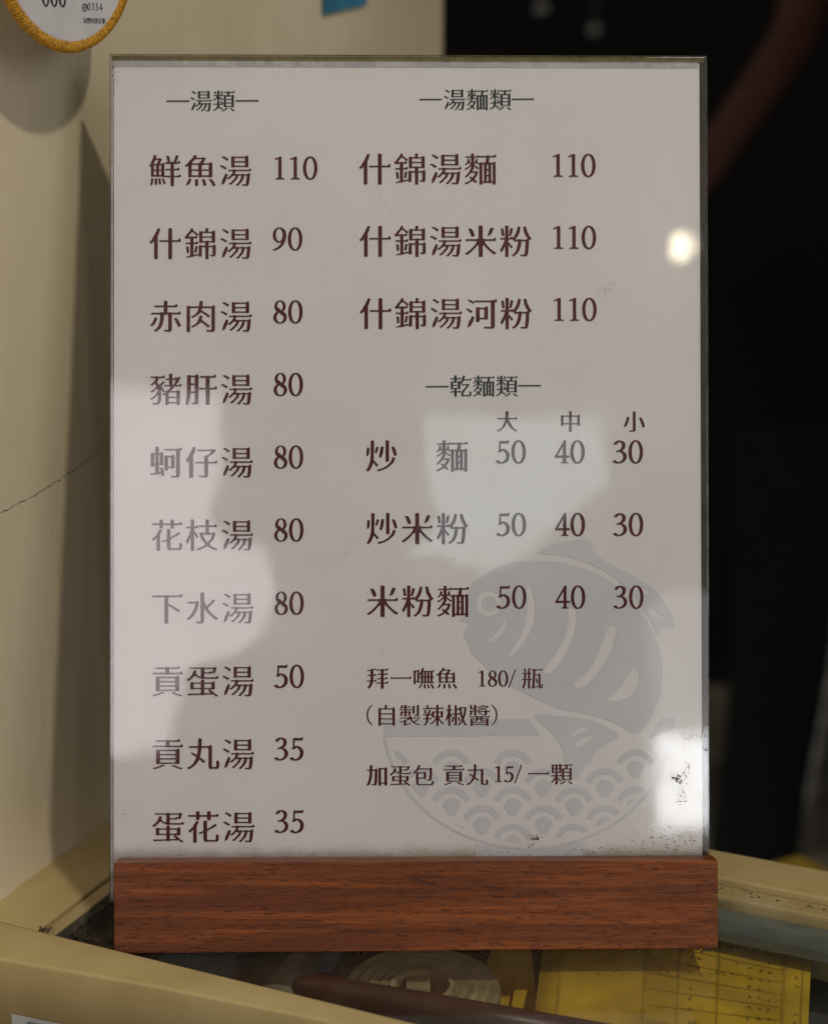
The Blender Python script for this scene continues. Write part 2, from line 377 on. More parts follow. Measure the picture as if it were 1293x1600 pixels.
# ------------------------------------------------------------------ writing
# outlines in thousandths of the em: x, y, x, y ...
GLYPHS = {
"湯": (1.00, [[849,832,819,807,796,804,779,795,489,795,466,805,384,803,380,791,382,486,391,483,461,482,486,492,774,492,785,491,799,483,884,484,888,496,887,796,861,831], [146,809,109,799,105,786,107,769,134,762,179,734,224,701,251,676,262,676,301,716,302,726,294,734,274,739,244,762,164,804], [480,756,784,757,790,746,789,669,785,664,776,662,481,663,476,667,475,676,475,746], [480,624,784,624,790,614,789,536,785,531,776,530,481,531,476,535,475,544,475,614], [96,542,59,532,55,526,55,501,81,495,111,479,174,439,204,414,214,415,251,455,252,464,244,472,224,475,159,514,111,538], [939,449,894,411,884,408,511,408,494,411,481,419,444,420,432,419,419,408,299,406,295,389,299,369,421,367,427,359,425,331,399,289,339,218,296,181,276,176,258,164,257,159,268,149,314,127,359,160,424,225,479,225,499,237,506,236,510,226,506,191,452,116,387,46,349,14,321,6,312,-1,313,-9,359,-38,371,-36,440,19,517,104,539,112,566,154,575,186,601,234,611,237,679,237,684,231,684,216,659,154,656,131,637,96,599,41,560,-4,549,-14,526,-24,516,-34,517,-41,531,-52,549,-54,566,-67,574,-68,610,-36,671,36,686,44,720,89,752,159,756,194,771,233,781,237,831,237,839,231,840,216,820,54,820,14,814,-6,801,-21,786,-27,721,-24,704,-11,696,-16,711,-60,719,-67,811,-68,849,-72,874,-62,894,-34,909,14,927,144,930,231,941,246,935,281,914,313,904,316,874,289,846,287,836,277,824,275,766,275,741,284,714,288,691,287,680,276,666,275,591,275,521,287,514,286,505,276,496,275,488,284,490,311,516,361,526,367,956,368,974,381,969,414,949,444], [214,296,203,284,116,95,98,-31,101,-46,111,-32,131,-19,149,-14,179,11,253,164,254,199,277,239,280,256,274,262,256,265,249,284,236,296]]),
"類": (1.00, [[224,836,219,831,218,651,179,640,59,640,50,631,51,609,56,603,183,601,187,591,185,561,152,521,117,486,74,451,40,441,35,431,54,413,76,399,86,400,135,436,194,496,214,503,220,494,222,391,231,388,304,388,310,399,310,506,316,512,429,426,441,423,474,450,479,459,478,466,466,474,446,476,316,558,310,566,310,594,314,601,321,602,471,604,486,614,480,651,454,683,401,641,314,642,310,656,310,786,314,806,310,821,301,827], [931,819,894,785,884,780,754,780,726,792,671,792,661,791,649,780,491,780,482,776,480,746,486,738,646,737,656,734,657,726,652,639,644,622,604,620,584,632,511,632,503,626,502,124,506,112,584,110,604,122,789,123,821,131,834,126,842,114,849,110,926,110,936,114,936,628,911,657,904,661,871,634,846,632,831,620,741,620,734,624,733,631,742,669,744,704,756,736,949,738,966,746,970,756,964,789,942,819], [391,804,384,796,382,769,374,746,343,696,344,689,351,684,371,688,391,679,410,686,424,729,460,784,460,791,454,796,429,792,409,804], [94,792,84,786,79,774,88,759,99,749,109,729,117,681,136,678,159,692,174,689,181,691,184,699,180,714,151,764,143,789,134,792,106,788], [600,581,644,582,664,570,689,570,726,571,741,582,835,581,840,571,839,472,826,468,600,469,595,476,595,499,595,571], [600,429,835,429,840,419,839,317,826,312,600,314,595,321,595,344,595,419], [354,374,346,369,340,356,343,344,374,330,416,288,433,286,425,274,409,262,314,262,310,271,310,341,301,359,291,365,231,365,222,364,218,359,217,279,211,262,61,260,52,256,50,229,56,221,204,220,211,218,215,211,199,119,180,89,152,56,119,29,76,3,54,3,38,-6,38,-14,48,-26,74,-49,84,-50,122,-31,171,-3,214,29,236,39,250,51,274,86,281,90,299,90,309,86,411,2,419,2,436,16,451,21,464,34,464,41,459,46,426,61,311,146,303,156,306,194,310,214,315,219,471,220,486,225,491,231,485,269,466,296,464,311,456,322,434,331,386,368], [600,274,835,274,840,264,839,170,834,167,819,169,781,158,600,159,595,166,595,189,595,264], [601,78,566,45,521,14,459,-22,423,-26,414,-31,415,-39,434,-56,459,-69,469,-69,549,-29,604,4,631,26,654,33,669,49,666,58,651,66,634,66,609,78], [781,66,775,61,770,46,773,34,816,14,914,-67,924,-69,941,-59,961,-56,977,-44,976,-36,966,-26,941,-17,849,50]]),
"麵": (1.00, [[231,839,225,831,225,764,220,754,66,752,56,746,56,724,64,718,221,716,225,706,225,579,224,569,219,567,199,576,182,594,183,676,129,682,124,678,120,666,119,624,104,586,79,544,61,534,49,522,49,511,64,501,89,500,135,549,151,555,169,553,191,530,219,540,223,539,224,534,191,493,142,449,76,404,49,400,36,394,34,386,54,367,71,359,79,360,149,406,221,468,225,459,225,391,221,381,197,376,194,354,179,321,131,248,79,190,56,182,46,174,43,166,54,153,71,144,84,132,111,139,110,156,114,163,160,199,209,258,219,263,254,263,269,272,334,272,340,264,337,226,324,199,303,189,283,151,279,132,274,126,266,127,249,143,216,146,184,164,175,164,172,144,175,131,216,104,215,66,166,29,109,-4,71,-21,51,-18,39,-21,34,-31,45,-46,71,-69,101,-59,156,-33,221,7,246,12,258,24,264,38,274,46,279,43,304,4,329,-3,349,-26,356,-25,371,-13,389,-9,399,1,399,9,389,21,371,28,352,51,336,64,333,101,349,126,369,134,385,161,404,199,409,234,430,274,436,299,429,304,414,302,399,314,369,320,346,319,329,310,269,310,261,316,282,366,304,371,309,376,310,454,314,463,331,452,421,374,429,375,448,389,461,406,461,414,454,421,429,427,312,511,310,526,314,533,336,530,369,561,384,551,401,547,434,514,456,522,466,531,472,526,474,-76,484,-80,551,-78,555,-71,556,-29,564,-23,601,-23,611,-33,619,-35,676,-35,691,-23,719,-22,733,-24,746,-35,796,-35,810,-34,821,-23,849,-22,859,-23,864,-29,865,-71,869,-78,944,-78,948,-64,947,571,916,606,908,604,884,581,869,576,856,565,824,565,809,577,754,578,748,584,762,664,765,724,776,728,954,729,968,741,967,759,962,781,945,806,939,812,931,812,891,775,881,770,771,770,746,782,689,782,666,770,474,770,467,766,461,756,436,790,429,794,380,754,321,753,314,754,310,761,310,829,306,838], [466,726,674,726,677,714,670,664,662,621,650,581,644,578,614,577,604,567,596,565,561,566,546,577,479,577,473,571,471,548,466,546,439,563,409,594,408,639,414,676,409,679,374,679,366,674,342,601,326,576,314,572,310,584,312,714,321,717,454,718], [560,521,599,522,607,514,608,34,606,24,599,20,561,21,555,29,555,509], [820,521,859,522,865,511,865,31,863,24,854,20,821,21,815,31,815,509], [690,509,729,510,737,504,737,394,731,383,694,383,686,389,685,499], [690,344,729,345,737,339,737,211,731,201,694,200,686,206,685,334], [690,164,729,165,737,159,737,31,731,21,694,20,686,26,685,154]]),
"鮮": (1.00, [[179,839,172,831,134,719,91,629,87,596,66,561,49,549,37,531,39,524,46,519,72,511,90,486,92,201,101,198,164,198,184,210,231,210,241,208,254,198,314,198,334,210,384,210,391,208,401,198,476,197,494,188,663,186,668,174,668,-74,679,-80,761,-78,765,-66,767,184,779,188,956,188,976,204,970,239,951,266,944,271,936,269,899,235,889,230,776,230,769,232,765,239,765,381,769,391,916,393,934,406,928,444,904,476,894,472,851,436,774,435,767,439,765,446,765,576,769,586,786,587,801,575,826,575,844,587,934,588,951,603,946,641,921,673,911,670,871,634,844,633,836,639,837,649,867,706,876,749,889,776,903,794,910,819,899,824,879,818,864,831,849,837,824,834,794,756,790,714,762,664,764,656,769,654,786,657,791,654,791,637,781,633,770,634,761,643,751,645,676,645,661,633,636,634,633,644,636,659,641,662,657,659,662,669,636,731,631,776,614,815,606,822,586,822,546,812,536,804,536,791,552,769,566,734,568,701,582,641,574,633,501,631,498,624,498,594,506,588,576,587,586,577,594,575,626,576,641,587,664,586,667,576,667,446,666,439,659,435,524,434,518,426,518,399,529,393,656,392,666,389,667,241,666,234,656,230,496,230,489,232,485,241,484,583,459,612,451,616,419,591,399,586,389,576,364,575,356,581,358,594,376,629,379,654,412,711,412,726,404,731,389,732,374,744,346,750,319,749,304,738,247,739,243,746,243,781,255,816,254,829,229,831,204,840], [247,699,301,700,311,695,308,676,280,624,261,592,249,586,240,576,179,577,174,586,176,596,219,687], [180,536,234,537,244,533,245,421,240,411,186,410,176,415,175,526], [360,536,386,537,394,531,395,421,389,411,334,410,326,416,326,519,331,524,351,527], [180,374,234,375,244,370,245,261,240,251,186,250,176,255,175,364], [330,374,384,375,394,370,395,261,390,251,336,250,326,255,325,364], [104,154,98,146,86,69,84,29,76,14,79,-9,66,-61,71,-68,89,-48,121,-42,131,-35,154,29,155,76,166,136,126,154], [331,154,316,145,301,146,297,139,319,79,320,26,329,-26,334,-31,351,-32,379,-18,391,-17,392,1,378,56,374,106,361,146,354,154], [414,154,406,146,404,134,423,106,445,54,449,19,461,-21,484,-24,501,-9,521,-11,525,-6,524,1,498,59,491,99,479,123,452,149], [224,152,206,149,201,141,203,-29,206,-38,214,-40,264,-34,272,-29,275,-21,275,91,267,146,259,152]]),
"魚": (1.00, [[321,836,314,830,291,789,285,766,267,741,251,723,231,715,159,639,150,611,86,557,61,551,46,539,51,528,79,513,99,492,109,495,146,523,154,521,157,189,166,185,241,185,255,196,269,198,439,197,446,196,455,186,464,185,539,185,551,196,561,198,749,197,771,185,856,189,860,206,860,596,857,609,834,635,826,639,818,636,791,612,766,609,751,598,602,599,598,604,599,614,625,654,629,674,638,691,670,734,673,741,670,749,661,753,644,754,624,769,589,775,559,774,549,764,541,763,391,763,386,769,386,781,409,814,412,821,410,826,399,830,379,827,341,837], [388,721,539,722,551,719,550,701,531,669,484,616,476,611,455,609,446,599,439,598,276,598,264,601,265,629,298,666,314,676,349,715], [267,556,446,556,450,544,448,421,436,418,254,419,250,429,250,539], [602,556,756,556,760,544,758,421,746,418,551,419,548,429,548,541,554,545,591,546], [255,379,446,378,450,366,448,244,436,240,254,242,250,251,250,366], [552,379,756,378,760,366,758,244,746,240,551,242,548,251,548,366], [171,142,164,134,142,86,137,59,113,21,99,11,99,-6,81,-51,81,-67,91,-65,101,-51,114,-43,166,-28,176,-21,203,16,210,46,245,106,251,124,246,130,221,126,196,142], [599,134,576,116,556,122,549,119,548,114,580,46,583,4,602,-64,609,-70,631,-70,666,-49,684,-54,688,-44,662,24,657,64,634,121,624,134], [774,132,762,119,760,104,784,87,820,39,847,-4,852,-24,879,-74,889,-77,906,-76,927,-56,954,-54,964,-49,964,-41,956,-26,937,-9,918,21,909,51,877,86,861,95,829,130], [381,126,354,123,346,114,352,74,355,-64,364,-72,421,-66,440,-61,445,-54,442,56,432,119,424,127]]),
"什": (1.00, [[604,839,597,834,592,819,591,484,579,480,336,480,328,474,328,441,331,434,339,433,579,432,591,429,593,-74,604,-80,691,-80,698,-76,700,-66,701,428,714,432,946,433,953,436,965,461,959,491,940,531,934,538,921,531,874,488,861,481,714,480,702,484,700,789,704,811,694,829,661,830], [281,832,274,826,252,774,164,605,117,534,112,509,69,454,49,445,39,431,48,414,64,399,81,371,98,384,128,419,146,425,169,449,174,446,175,-64,177,-74,184,-77,269,-77,277,-69,278,606,324,701,329,751,349,786,357,809,351,817,331,813,323,824,309,832]]),
"錦": (1.00, [[656,836,651,831,646,806,644,759,634,734,566,733,546,745,474,745,466,739,466,410,476,405,546,405,566,415,640,414,645,404,645,331,643,321,634,318,549,318,529,330,461,330,452,326,450,6,454,-1,461,-2,531,-2,539,4,542,271,551,275,639,274,644,270,645,261,646,-74,656,-80,731,-80,738,-76,740,-69,740,261,744,273,849,275,859,269,859,54,851,48,816,48,799,59,786,60,786,51,805,11,814,8,854,7,869,-2,896,-2,934,13,949,39,952,66,951,326,926,356,919,359,886,333,865,329,851,318,749,318,742,321,740,329,740,404,745,414,829,415,851,405,921,405,931,410,932,736,908,769,899,774,869,748,842,744,831,733,729,733,723,741,723,779,742,816,742,829,684,837], [224,834,210,814,204,786,155,709,146,700,131,696,124,690,99,656,92,634,56,596,34,588,27,579,61,522,69,523,89,540,101,531,129,528,151,528,166,537,194,537,201,534,202,526,202,421,199,412,69,410,62,406,60,394,61,374,66,368,191,367,202,361,202,39,196,32,151,14,103,1,64,-19,60,-24,66,-27,111,-32,194,-16,211,-22,236,-22,286,-12,301,5,424,28,439,25,443,31,440,66,434,73,304,51,296,51,293,59,294,363,304,367,416,368,434,377,437,384,430,419,411,446,404,451,354,411,304,410,294,414,293,531,301,537,399,539,413,551,405,591,381,621,373,619,336,585,326,580,299,581,284,592,221,592,207,591,196,581,166,580,159,585,158,601,159,614,166,624,221,693,237,704,254,731,309,696,399,619,406,619,419,632,434,638,444,651,445,659,434,671,414,676,286,771,283,786,296,814,295,821,259,826,244,834], [562,696,634,697,654,690,706,690,734,697,831,697,837,686,837,599,833,594,824,592,564,593,559,597,558,606,558,686], [562,556,831,557,837,546,837,459,829,453,754,452,731,462,659,462,636,453,564,453,559,457,558,466,558,546], [356,309,350,301,338,241,336,186,318,129,324,122,336,122,351,109,369,108,380,114,392,149,400,181,401,224,423,289,416,294,404,292,379,309], [109,297,91,286,79,286,74,279,92,229,93,176,102,106,109,98,126,98,169,113,172,124,160,176,160,226,142,289,134,297]]),
"赤": (1.00, [[454,849,449,844,450,716,446,707,174,705,164,701,162,691,163,664,171,658,446,656,450,644,447,504,354,505,334,493,81,492,71,486,70,451,79,443,334,442,344,436,345,361,337,264,325,206,312,164,290,116,285,96,264,63,206,4,191,-6,171,-10,156,-24,164,-35,191,-48,211,-68,221,-65,279,-24,301,-3,327,11,374,69,404,126,425,186,440,261,445,326,445,421,449,432,544,430,564,442,574,442,579,436,580,4,579,-11,569,-17,479,-17,456,-5,449,-8,449,-14,476,-66,574,-67,586,-74,614,-75,639,-69,664,-54,675,-36,682,-4,684,439,696,442,929,443,936,446,948,464,940,504,921,530,914,534,861,493,694,493,686,494,678,504,666,505,589,505,574,493,556,494,553,501,552,531,553,646,556,656,834,658,841,661,852,679,849,709,830,739,819,747,810,744,776,710,766,705,559,706,553,716,553,799,557,819,552,834], [186,354,179,349,132,246,128,226,111,197,80,154,56,139,42,124,48,114,76,106,96,90,104,91,143,129,159,136,206,197,223,229,227,256,267,329,267,336,261,341,239,335,206,354], [769,334,755,324,752,304,770,289,799,241,806,211,874,76,881,73,901,74,926,97,955,99,958,104,956,114,924,166,913,209,841,318,826,330]]),
"肉": (1.00, [[471,837,465,829,451,701,446,694,434,691,424,681,194,680,186,682,178,691,169,692,96,692,86,688,85,-66,90,-81,174,-82,182,-74,182,616,184,626,194,630,419,630,429,624,429,606,409,554,404,529,386,501,350,459,311,428,274,406,254,396,231,398,216,390,218,381,230,369,261,346,299,361,366,396,421,437,442,446,461,464,486,498,494,501,524,499,539,492,664,407,719,361,726,357,734,358,749,375,766,385,777,396,780,404,777,409,766,416,745,421,698,456,529,559,523,566,524,581,536,613,561,630,814,628,818,614,817,-11,814,-18,804,-20,691,-20,671,-6,664,-7,662,-14,683,-66,691,-72,806,-68,824,-77,846,-77,889,-62,900,-54,909,-36,915,-6,917,651,914,689,884,721,851,696,824,692,809,680,559,681,554,685,552,694,557,834,546,838], [466,404,458,396,441,329,421,279,418,256,399,224,361,178,319,144,256,108,229,109,214,102,213,94,228,76,251,58,259,57,334,91,374,113,434,162,454,171,494,212,536,203,586,164,714,54,724,56,741,74,764,85,772,96,764,110,736,121,676,172,534,274,530,284,530,329,544,371,548,401,544,404,534,400,519,405]]),
"豬": (1.00, [[601,849,596,844,595,834,593,706,584,703,496,702,489,699,488,691,488,666,494,661,584,660,593,656,594,515,584,510,451,509,445,501,445,476,449,469,456,468,589,467,601,456,643,454,647,449,646,439,620,424,592,384,579,372,551,366,521,344,489,341,485,334,485,301,480,291,429,258,406,256,390,244,406,222,438,201,449,203,476,220,481,221,484,216,486,-74,496,-80,575,-79,580,-71,581,-36,589,-30,801,-30,810,-31,814,-36,815,-69,820,-76,904,-77,909,-73,910,-64,911,299,908,339,879,371,871,369,844,344,821,342,806,330,664,330,656,335,655,349,659,358,676,362,685,369,713,419,751,460,806,455,826,467,946,468,965,481,960,519,941,546,934,551,924,547,881,511,826,510,818,519,826,556,834,566,849,575,879,619,887,636,890,659,909,694,924,711,934,735,921,742,904,736,880,751,859,752,851,745,826,699,821,711,799,739,789,744,741,704,696,703,690,714,690,799,694,819,689,836], [429,802,399,773,379,760,286,760,231,772,211,772,201,771,189,760,56,760,46,754,45,724,51,716,186,715,194,713,196,706,180,671,175,651,149,618,76,546,66,539,46,536,35,526,34,519,49,506,66,499,81,483,89,482,169,550,176,551,205,494,208,476,205,464,187,439,149,398,76,338,41,328,37,321,38,316,76,281,86,280,134,315,214,389,239,394,247,376,255,316,246,293,195,229,164,198,74,128,64,124,49,126,39,121,33,116,34,109,69,70,81,71,166,130,212,171,259,219,266,221,270,214,267,126,252,16,229,-14,199,-26,126,-24,111,-12,104,-12,101,-19,115,-61,121,-67,214,-70,291,-59,312,-41,334,-9,349,36,360,96,360,259,346,369,359,370,366,366,416,290,424,292,444,307,463,309,473,316,473,324,464,339,446,354,416,399,376,446,372,476,378,494,441,561,469,578,474,584,474,591,461,600,436,606,416,621,409,620,369,570,344,561,324,531,318,516,301,512,294,516,238,606,263,649,268,671,294,713,446,715,464,729,467,736,460,771,439,801], [695,659,786,660,795,651,755,581,749,556,724,523,711,514,694,519,690,526,690,649], [659,291,811,291,815,279,813,169,801,165,584,167,580,179,582,286,589,290,646,285], [585,129,810,129,815,119,814,12,801,8,585,9,580,16,580,39,580,119]]),
"肝": (1.00, [[376,839,339,806,317,801,304,790,204,790,184,802,99,802,88,796,85,279,77,194,53,51,52,1,35,-41,75,-79,114,-78,132,-39,154,29,169,96,188,249,194,268,201,272,304,272,312,264,312,-6,304,-12,246,-12,229,-1,218,-1,215,-9,231,-53,241,-57,304,-58,321,-67,354,-67,396,-53,406,-43,416,-24,422,26,422,791,419,801,404,809,386,838], [904,824,859,783,844,775,761,775,741,787,649,788,639,786,626,775,471,775,461,769,460,734,466,726,624,725,634,719,633,434,624,430,436,429,429,421,429,396,431,384,439,380,624,380,634,375,635,-64,636,-73,641,-77,741,-77,752,-71,754,376,766,380,956,380,963,384,974,404,968,441,949,474,941,478,931,474,881,431,764,430,756,432,753,439,753,719,764,725,926,727,942,749,937,781,915,821], [200,744,301,745,311,741,312,569,309,557,209,555,197,559,195,731], [200,511,301,512,311,509,312,331,309,319,206,318,194,321,195,501]]),
"蚵": (1.00, [[191,846,186,843,178,826,176,651,156,648,136,657,56,657,47,654,45,644,46,254,56,248,139,248,145,256,147,301,161,305,176,301,177,74,164,66,66,53,49,52,34,60,30,49,36,16,41,7,51,5,164,22,186,15,219,15,274,24,289,39,324,44,351,36,369,-23,406,-24,441,-8,445,-1,433,49,432,104,414,161,389,219,366,227,334,226,324,213,318,194,330,164,329,96,321,90,286,87,282,99,282,291,284,301,291,305,306,304,324,295,401,295,412,301,412,651,396,662,379,691,371,694,361,690,334,664,309,649,289,649,285,659,284,830,276,835,251,836], [934,824,891,788,796,787,779,775,439,775,430,774,426,769,426,739,434,733,774,732,783,731,787,726,787,-11,784,-17,774,-20,661,-20,651,-18,639,-6,627,-6,624,-14,636,-46,651,-67,779,-65,796,-72,834,-72,874,-56,886,-44,894,-29,900,4,900,724,909,732,958,734,972,754,964,791,946,821,941,825], [699,617,664,586,634,573,559,573,539,582,459,582,449,578,448,149,452,136,546,137,550,146,550,201,556,209,634,210,654,200,734,200,744,205,745,574,741,581,727,589,710,616], [150,604,174,603,182,586,182,366,176,351,169,348,151,348,145,356,145,591], [290,604,308,604,312,594,312,359,309,349,301,348,284,351,278,369,278,584,280,594], [555,526,631,527,642,521,642,266,641,257,636,253,561,253,551,259,550,514]]),
"仔": (1.00, [[251,837,244,831,219,766,136,601,77,509,72,481,61,464,46,456,33,441,43,421,58,409,70,381,76,377,99,396,116,400,134,417,139,414,140,-66,142,-76,149,-80,244,-80,252,-71,253,589,306,701,311,756,328,786,337,814,329,821,314,819,289,836], [786,767,769,758,386,758,374,753,373,719,381,713,769,712,776,711,780,704,776,666,727,624,689,597,649,592,585,551,582,404,579,394,321,392,311,388,311,354,319,348,571,347,582,341,581,-8,569,-15,456,-15,449,-13,436,-1,424,-1,422,-11,447,-61,571,-60,589,-69,619,-70,661,-58,683,-39,691,-19,695,4,695,334,699,346,954,348,972,366,968,401,949,436,941,443,931,440,886,398,876,393,706,393,696,397,695,531,698,544,789,609,826,616,858,646,866,671,890,699,917,714,933,734,931,742,916,752,899,754,881,762]]),
"花": (1.00, [[296,839,290,831,290,741,286,732,66,730,58,724,58,706,58,689,66,683,285,681,290,671,290,591,296,583,384,584,387,594,388,674,396,682,609,682,615,674,617,581,626,578,706,578,714,579,717,586,718,671,722,681,931,683,952,701,946,739,926,766,919,771,909,767,869,731,721,732,718,741,717,831,714,838,706,840,626,840,617,836,615,739,609,731,394,731,388,739,386,836,376,840], [514,569,508,559,506,269,491,258,404,218,381,220,371,216,367,209,379,188,394,171,401,169,494,209,506,209,508,51,513,1,531,-36,554,-53,596,-62,621,-53,866,-52,894,-58,916,-50,934,-34,953,9,961,126,901,162,884,162,878,156,869,21,864,10,851,0,831,-5,641,-5,616,2,610,16,612,261,821,374,870,406,894,411,904,419,903,429,891,442,873,451,856,470,846,471,752,401,649,340,614,324,610,334,610,514,614,539,610,554,601,560], [296,556,208,426,202,399,190,381,94,283,69,275,52,259,64,246,89,237,106,218,114,216,145,239,196,289,204,288,205,-69,207,-76,214,-80,296,-80,305,-71,305,399,325,434,330,459,352,496,366,511,379,536,369,544,344,540,319,557]]),
"枝": (1.00, [[181,849,176,844,175,834,175,659,171,640,161,635,56,635,48,629,48,596,54,588,164,587,170,584,172,579,159,524,122,406,82,311,54,256,48,224,30,209,24,194,47,166,52,134,61,130,79,133,107,176,166,304,173,309,176,-74,186,-80,264,-80,271,-76,272,-66,274,420,276,423,281,419,314,361,335,319,341,294,361,294,370,316,391,329,399,341,392,356,378,366,370,379,363,404,349,415,275,519,273,581,284,587,379,588,393,604,395,611,388,644,364,675,354,672,314,637,284,635,274,639,272,796,277,819,274,832,266,839], [616,849,611,844,610,834,610,681,606,672,419,670,411,668,408,659,408,631,414,623,599,622,609,616,610,464,606,452,539,450,524,462,486,462,449,451,426,449,420,439,422,406,450,399,446,381,454,364,458,334,488,266,545,184,564,172,592,136,594,101,572,81,537,59,466,21,376,-15,346,-12,339,-16,338,-21,373,-66,386,-68,486,-29,591,27,621,29,661,64,670,51,699,24,729,20,829,-33,876,-52,924,-66,969,-25,972,-19,970,-14,951,-8,926,-12,840,24,746,81,730,96,728,106,731,136,781,191,794,198,809,214,850,274,875,326,883,374,903,419,909,441,901,448,886,445,874,459,846,462,811,462,796,450,714,452,710,461,710,609,712,619,721,622,929,623,944,641,940,676,920,706,911,711,861,671,714,672,710,681,710,794,714,819,709,835,701,840], [535,401,601,402,619,390,694,390,705,391,719,402,794,402,803,399,805,391,770,311,760,279,724,226,698,216,661,165,654,181,626,220,619,226,601,231,578,269,573,294,531,386,531,396]]),
"下": (1.00, [[924,812,860,756,849,753,546,753,526,765,444,765,432,764,424,754,416,753,69,752,57,749,55,714,64,705,414,705,426,700,428,-64,431,-76,524,-77,534,-71,537,449,551,447,656,385,834,265,841,265,856,284,874,295,888,316,877,329,854,333,814,362,706,426,538,514,535,526,537,701,549,705,939,706,955,726,955,739,949,766,930,806]]),
"水": (1.00, [[451,847,450,-4,441,-12,401,-14,346,-12,330,-1,319,-1,316,-9,341,-66,354,-70,441,-68,456,-77,476,-77,521,-63,544,-39,552,-11,555,24,555,371,559,388,574,370,645,256,666,248,729,175,806,105,864,64,911,35,921,35,939,59,970,84,972,94,959,101,931,105,858,156,813,194,746,260,694,326,676,351,673,361,673,389,676,396,781,493,851,572,874,586,884,599,884,605,869,616,849,619,824,640,814,641,745,554,674,475,664,468,646,466,629,449,624,449,598,491,556,589,555,796,559,816,555,831,546,837], [346,586,311,582,296,570,81,570,71,565,70,526,76,518,294,517,301,516,304,509,288,446,259,366,229,301,183,224,176,201,131,145,86,101,76,94,56,90,41,76,42,71,54,61,79,50,96,29,110,31,151,63,193,104,214,115,254,164,299,229,338,304,367,376,389,449,390,496,407,559,404,568,393,569,371,586]]),
"貢": (1.00, [[829,827,787,789,776,785,569,785,549,792,456,792,429,785,156,784,150,776,150,751,152,744,159,740,436,738,440,729,439,632,426,628,71,627,63,621,63,589,67,584,76,582,429,582,454,575,549,575,571,582,934,583,950,596,950,616,943,639,925,669,919,673,901,662,872,634,859,628,571,628,559,632,558,729,564,739,846,740,865,749,868,756,862,791,841,826,836,829], [806,549,766,514,724,508,161,511,158,496,159,86,169,83,256,82,286,88,604,88,621,92,661,116,704,90,739,83,846,84,850,96,850,504,846,511,834,518,816,547], [277,464,724,465,732,456,732,391,729,384,719,382,281,383,274,386,273,394,273,454], [277,339,724,340,732,331,732,266,729,259,719,258,281,258,274,261,273,269,273,329], [277,214,724,215,732,206,732,139,729,132,721,130,689,135,621,135,594,130,281,130,274,134,273,141,273,204], [364,64,341,60,256,24,146,-15,111,-24,91,-18,76,-20,61,-25,59,-31,86,-60,106,-69,194,-45,286,-12,346,16,379,22,406,37,411,44,407,49,376,63], [634,56,619,53,617,46,644,14,716,-6,861,-66,904,-66,936,-50,943,-44,939,-38,909,-25,866,-20,676,54]]),
"蛋": (1.00, [[456,792,446,782,439,780,114,780,102,776,101,749,109,743,446,741,450,729,450,519,446,511,441,511,394,526,366,540,328,569,313,586,310,596,310,644,323,684,314,690,266,699,245,699,202,604,197,581,166,536,104,474,64,443,44,441,36,434,38,424,71,373,99,386,159,433,211,485,229,495,269,541,285,531,306,528,369,488,445,464,456,448,514,440,544,441,559,450,924,448,931,449,944,459,970,464,966,501,949,527,939,534,929,530,894,496,884,493,571,493,555,496,550,504,550,591,556,602,779,603,787,606,790,621,809,629,826,614,856,614,884,664,889,699,922,766,925,776,921,782,914,784,896,779,879,792,836,792,821,790,804,780,564,780,554,782,541,792], [555,741,806,742,815,734,814,694,805,671,784,648,761,675,754,679,706,641,559,640,552,644,550,651,550,731], [459,417,453,409,452,346,446,338,249,338,229,350,156,350,146,348,142,336,144,136,154,133,229,133,249,145,446,144,452,134,451,21,444,18,389,15,151,10,84,10,69,17,66,9,68,-16,74,-38,419,-25,446,-26,461,-35,526,-35,545,-31,559,-20,711,-12,724,-13,736,-19,754,-20,781,-13,814,-11,901,-79,939,-63,950,-54,954,-44,944,-33,921,-27,781,82,759,109,739,113,733,119,733,139,741,145,756,144,766,134,774,133,851,133,862,139,862,341,836,376,826,378,794,352,769,349,754,338,559,338,550,346,550,406,546,416], [242,301,449,301,452,289,451,184,439,180,241,182,238,191,238,289], [555,301,759,301,762,289,761,184,741,180,716,188,684,180,554,182,550,191,550,289], [555,144,691,143,695,136,694,120,671,102,668,91,706,62,728,56,728,29,721,25,659,23,554,22,550,31,550,131]]),
"丸": (1.00, [[369,847,363,836,362,664,360,631,351,614,94,612,83,606,83,571,89,563,346,562,354,556,355,541,340,424,329,374,324,366,294,366,196,423,174,420,161,424,151,419,151,411,160,391,178,371,293,296,297,289,296,269,279,226,244,161,241,144,211,103,165,56,99,4,74,-11,54,-11,44,-14,33,-21,33,-29,89,-69,116,-59,164,-30,227,16,256,44,271,51,286,64,329,114,384,207,415,204,514,117,524,118,547,144,567,154,575,166,566,177,543,186,504,221,421,283,416,291,444,431,458,544,464,559,471,562,654,562,661,561,665,551,665,31,670,-9,677,-29,699,-54,734,-65,759,-64,776,-55,886,-55,901,-62,914,-62,944,-54,968,-24,982,26,983,149,971,163,924,189,904,188,898,174,892,16,888,4,866,-5,791,-5,772,-1,766,6,767,586,764,621,741,649,734,653,699,627,671,624,656,613,466,614,463,621,462,664,465,796,471,814,467,829,456,837]]),
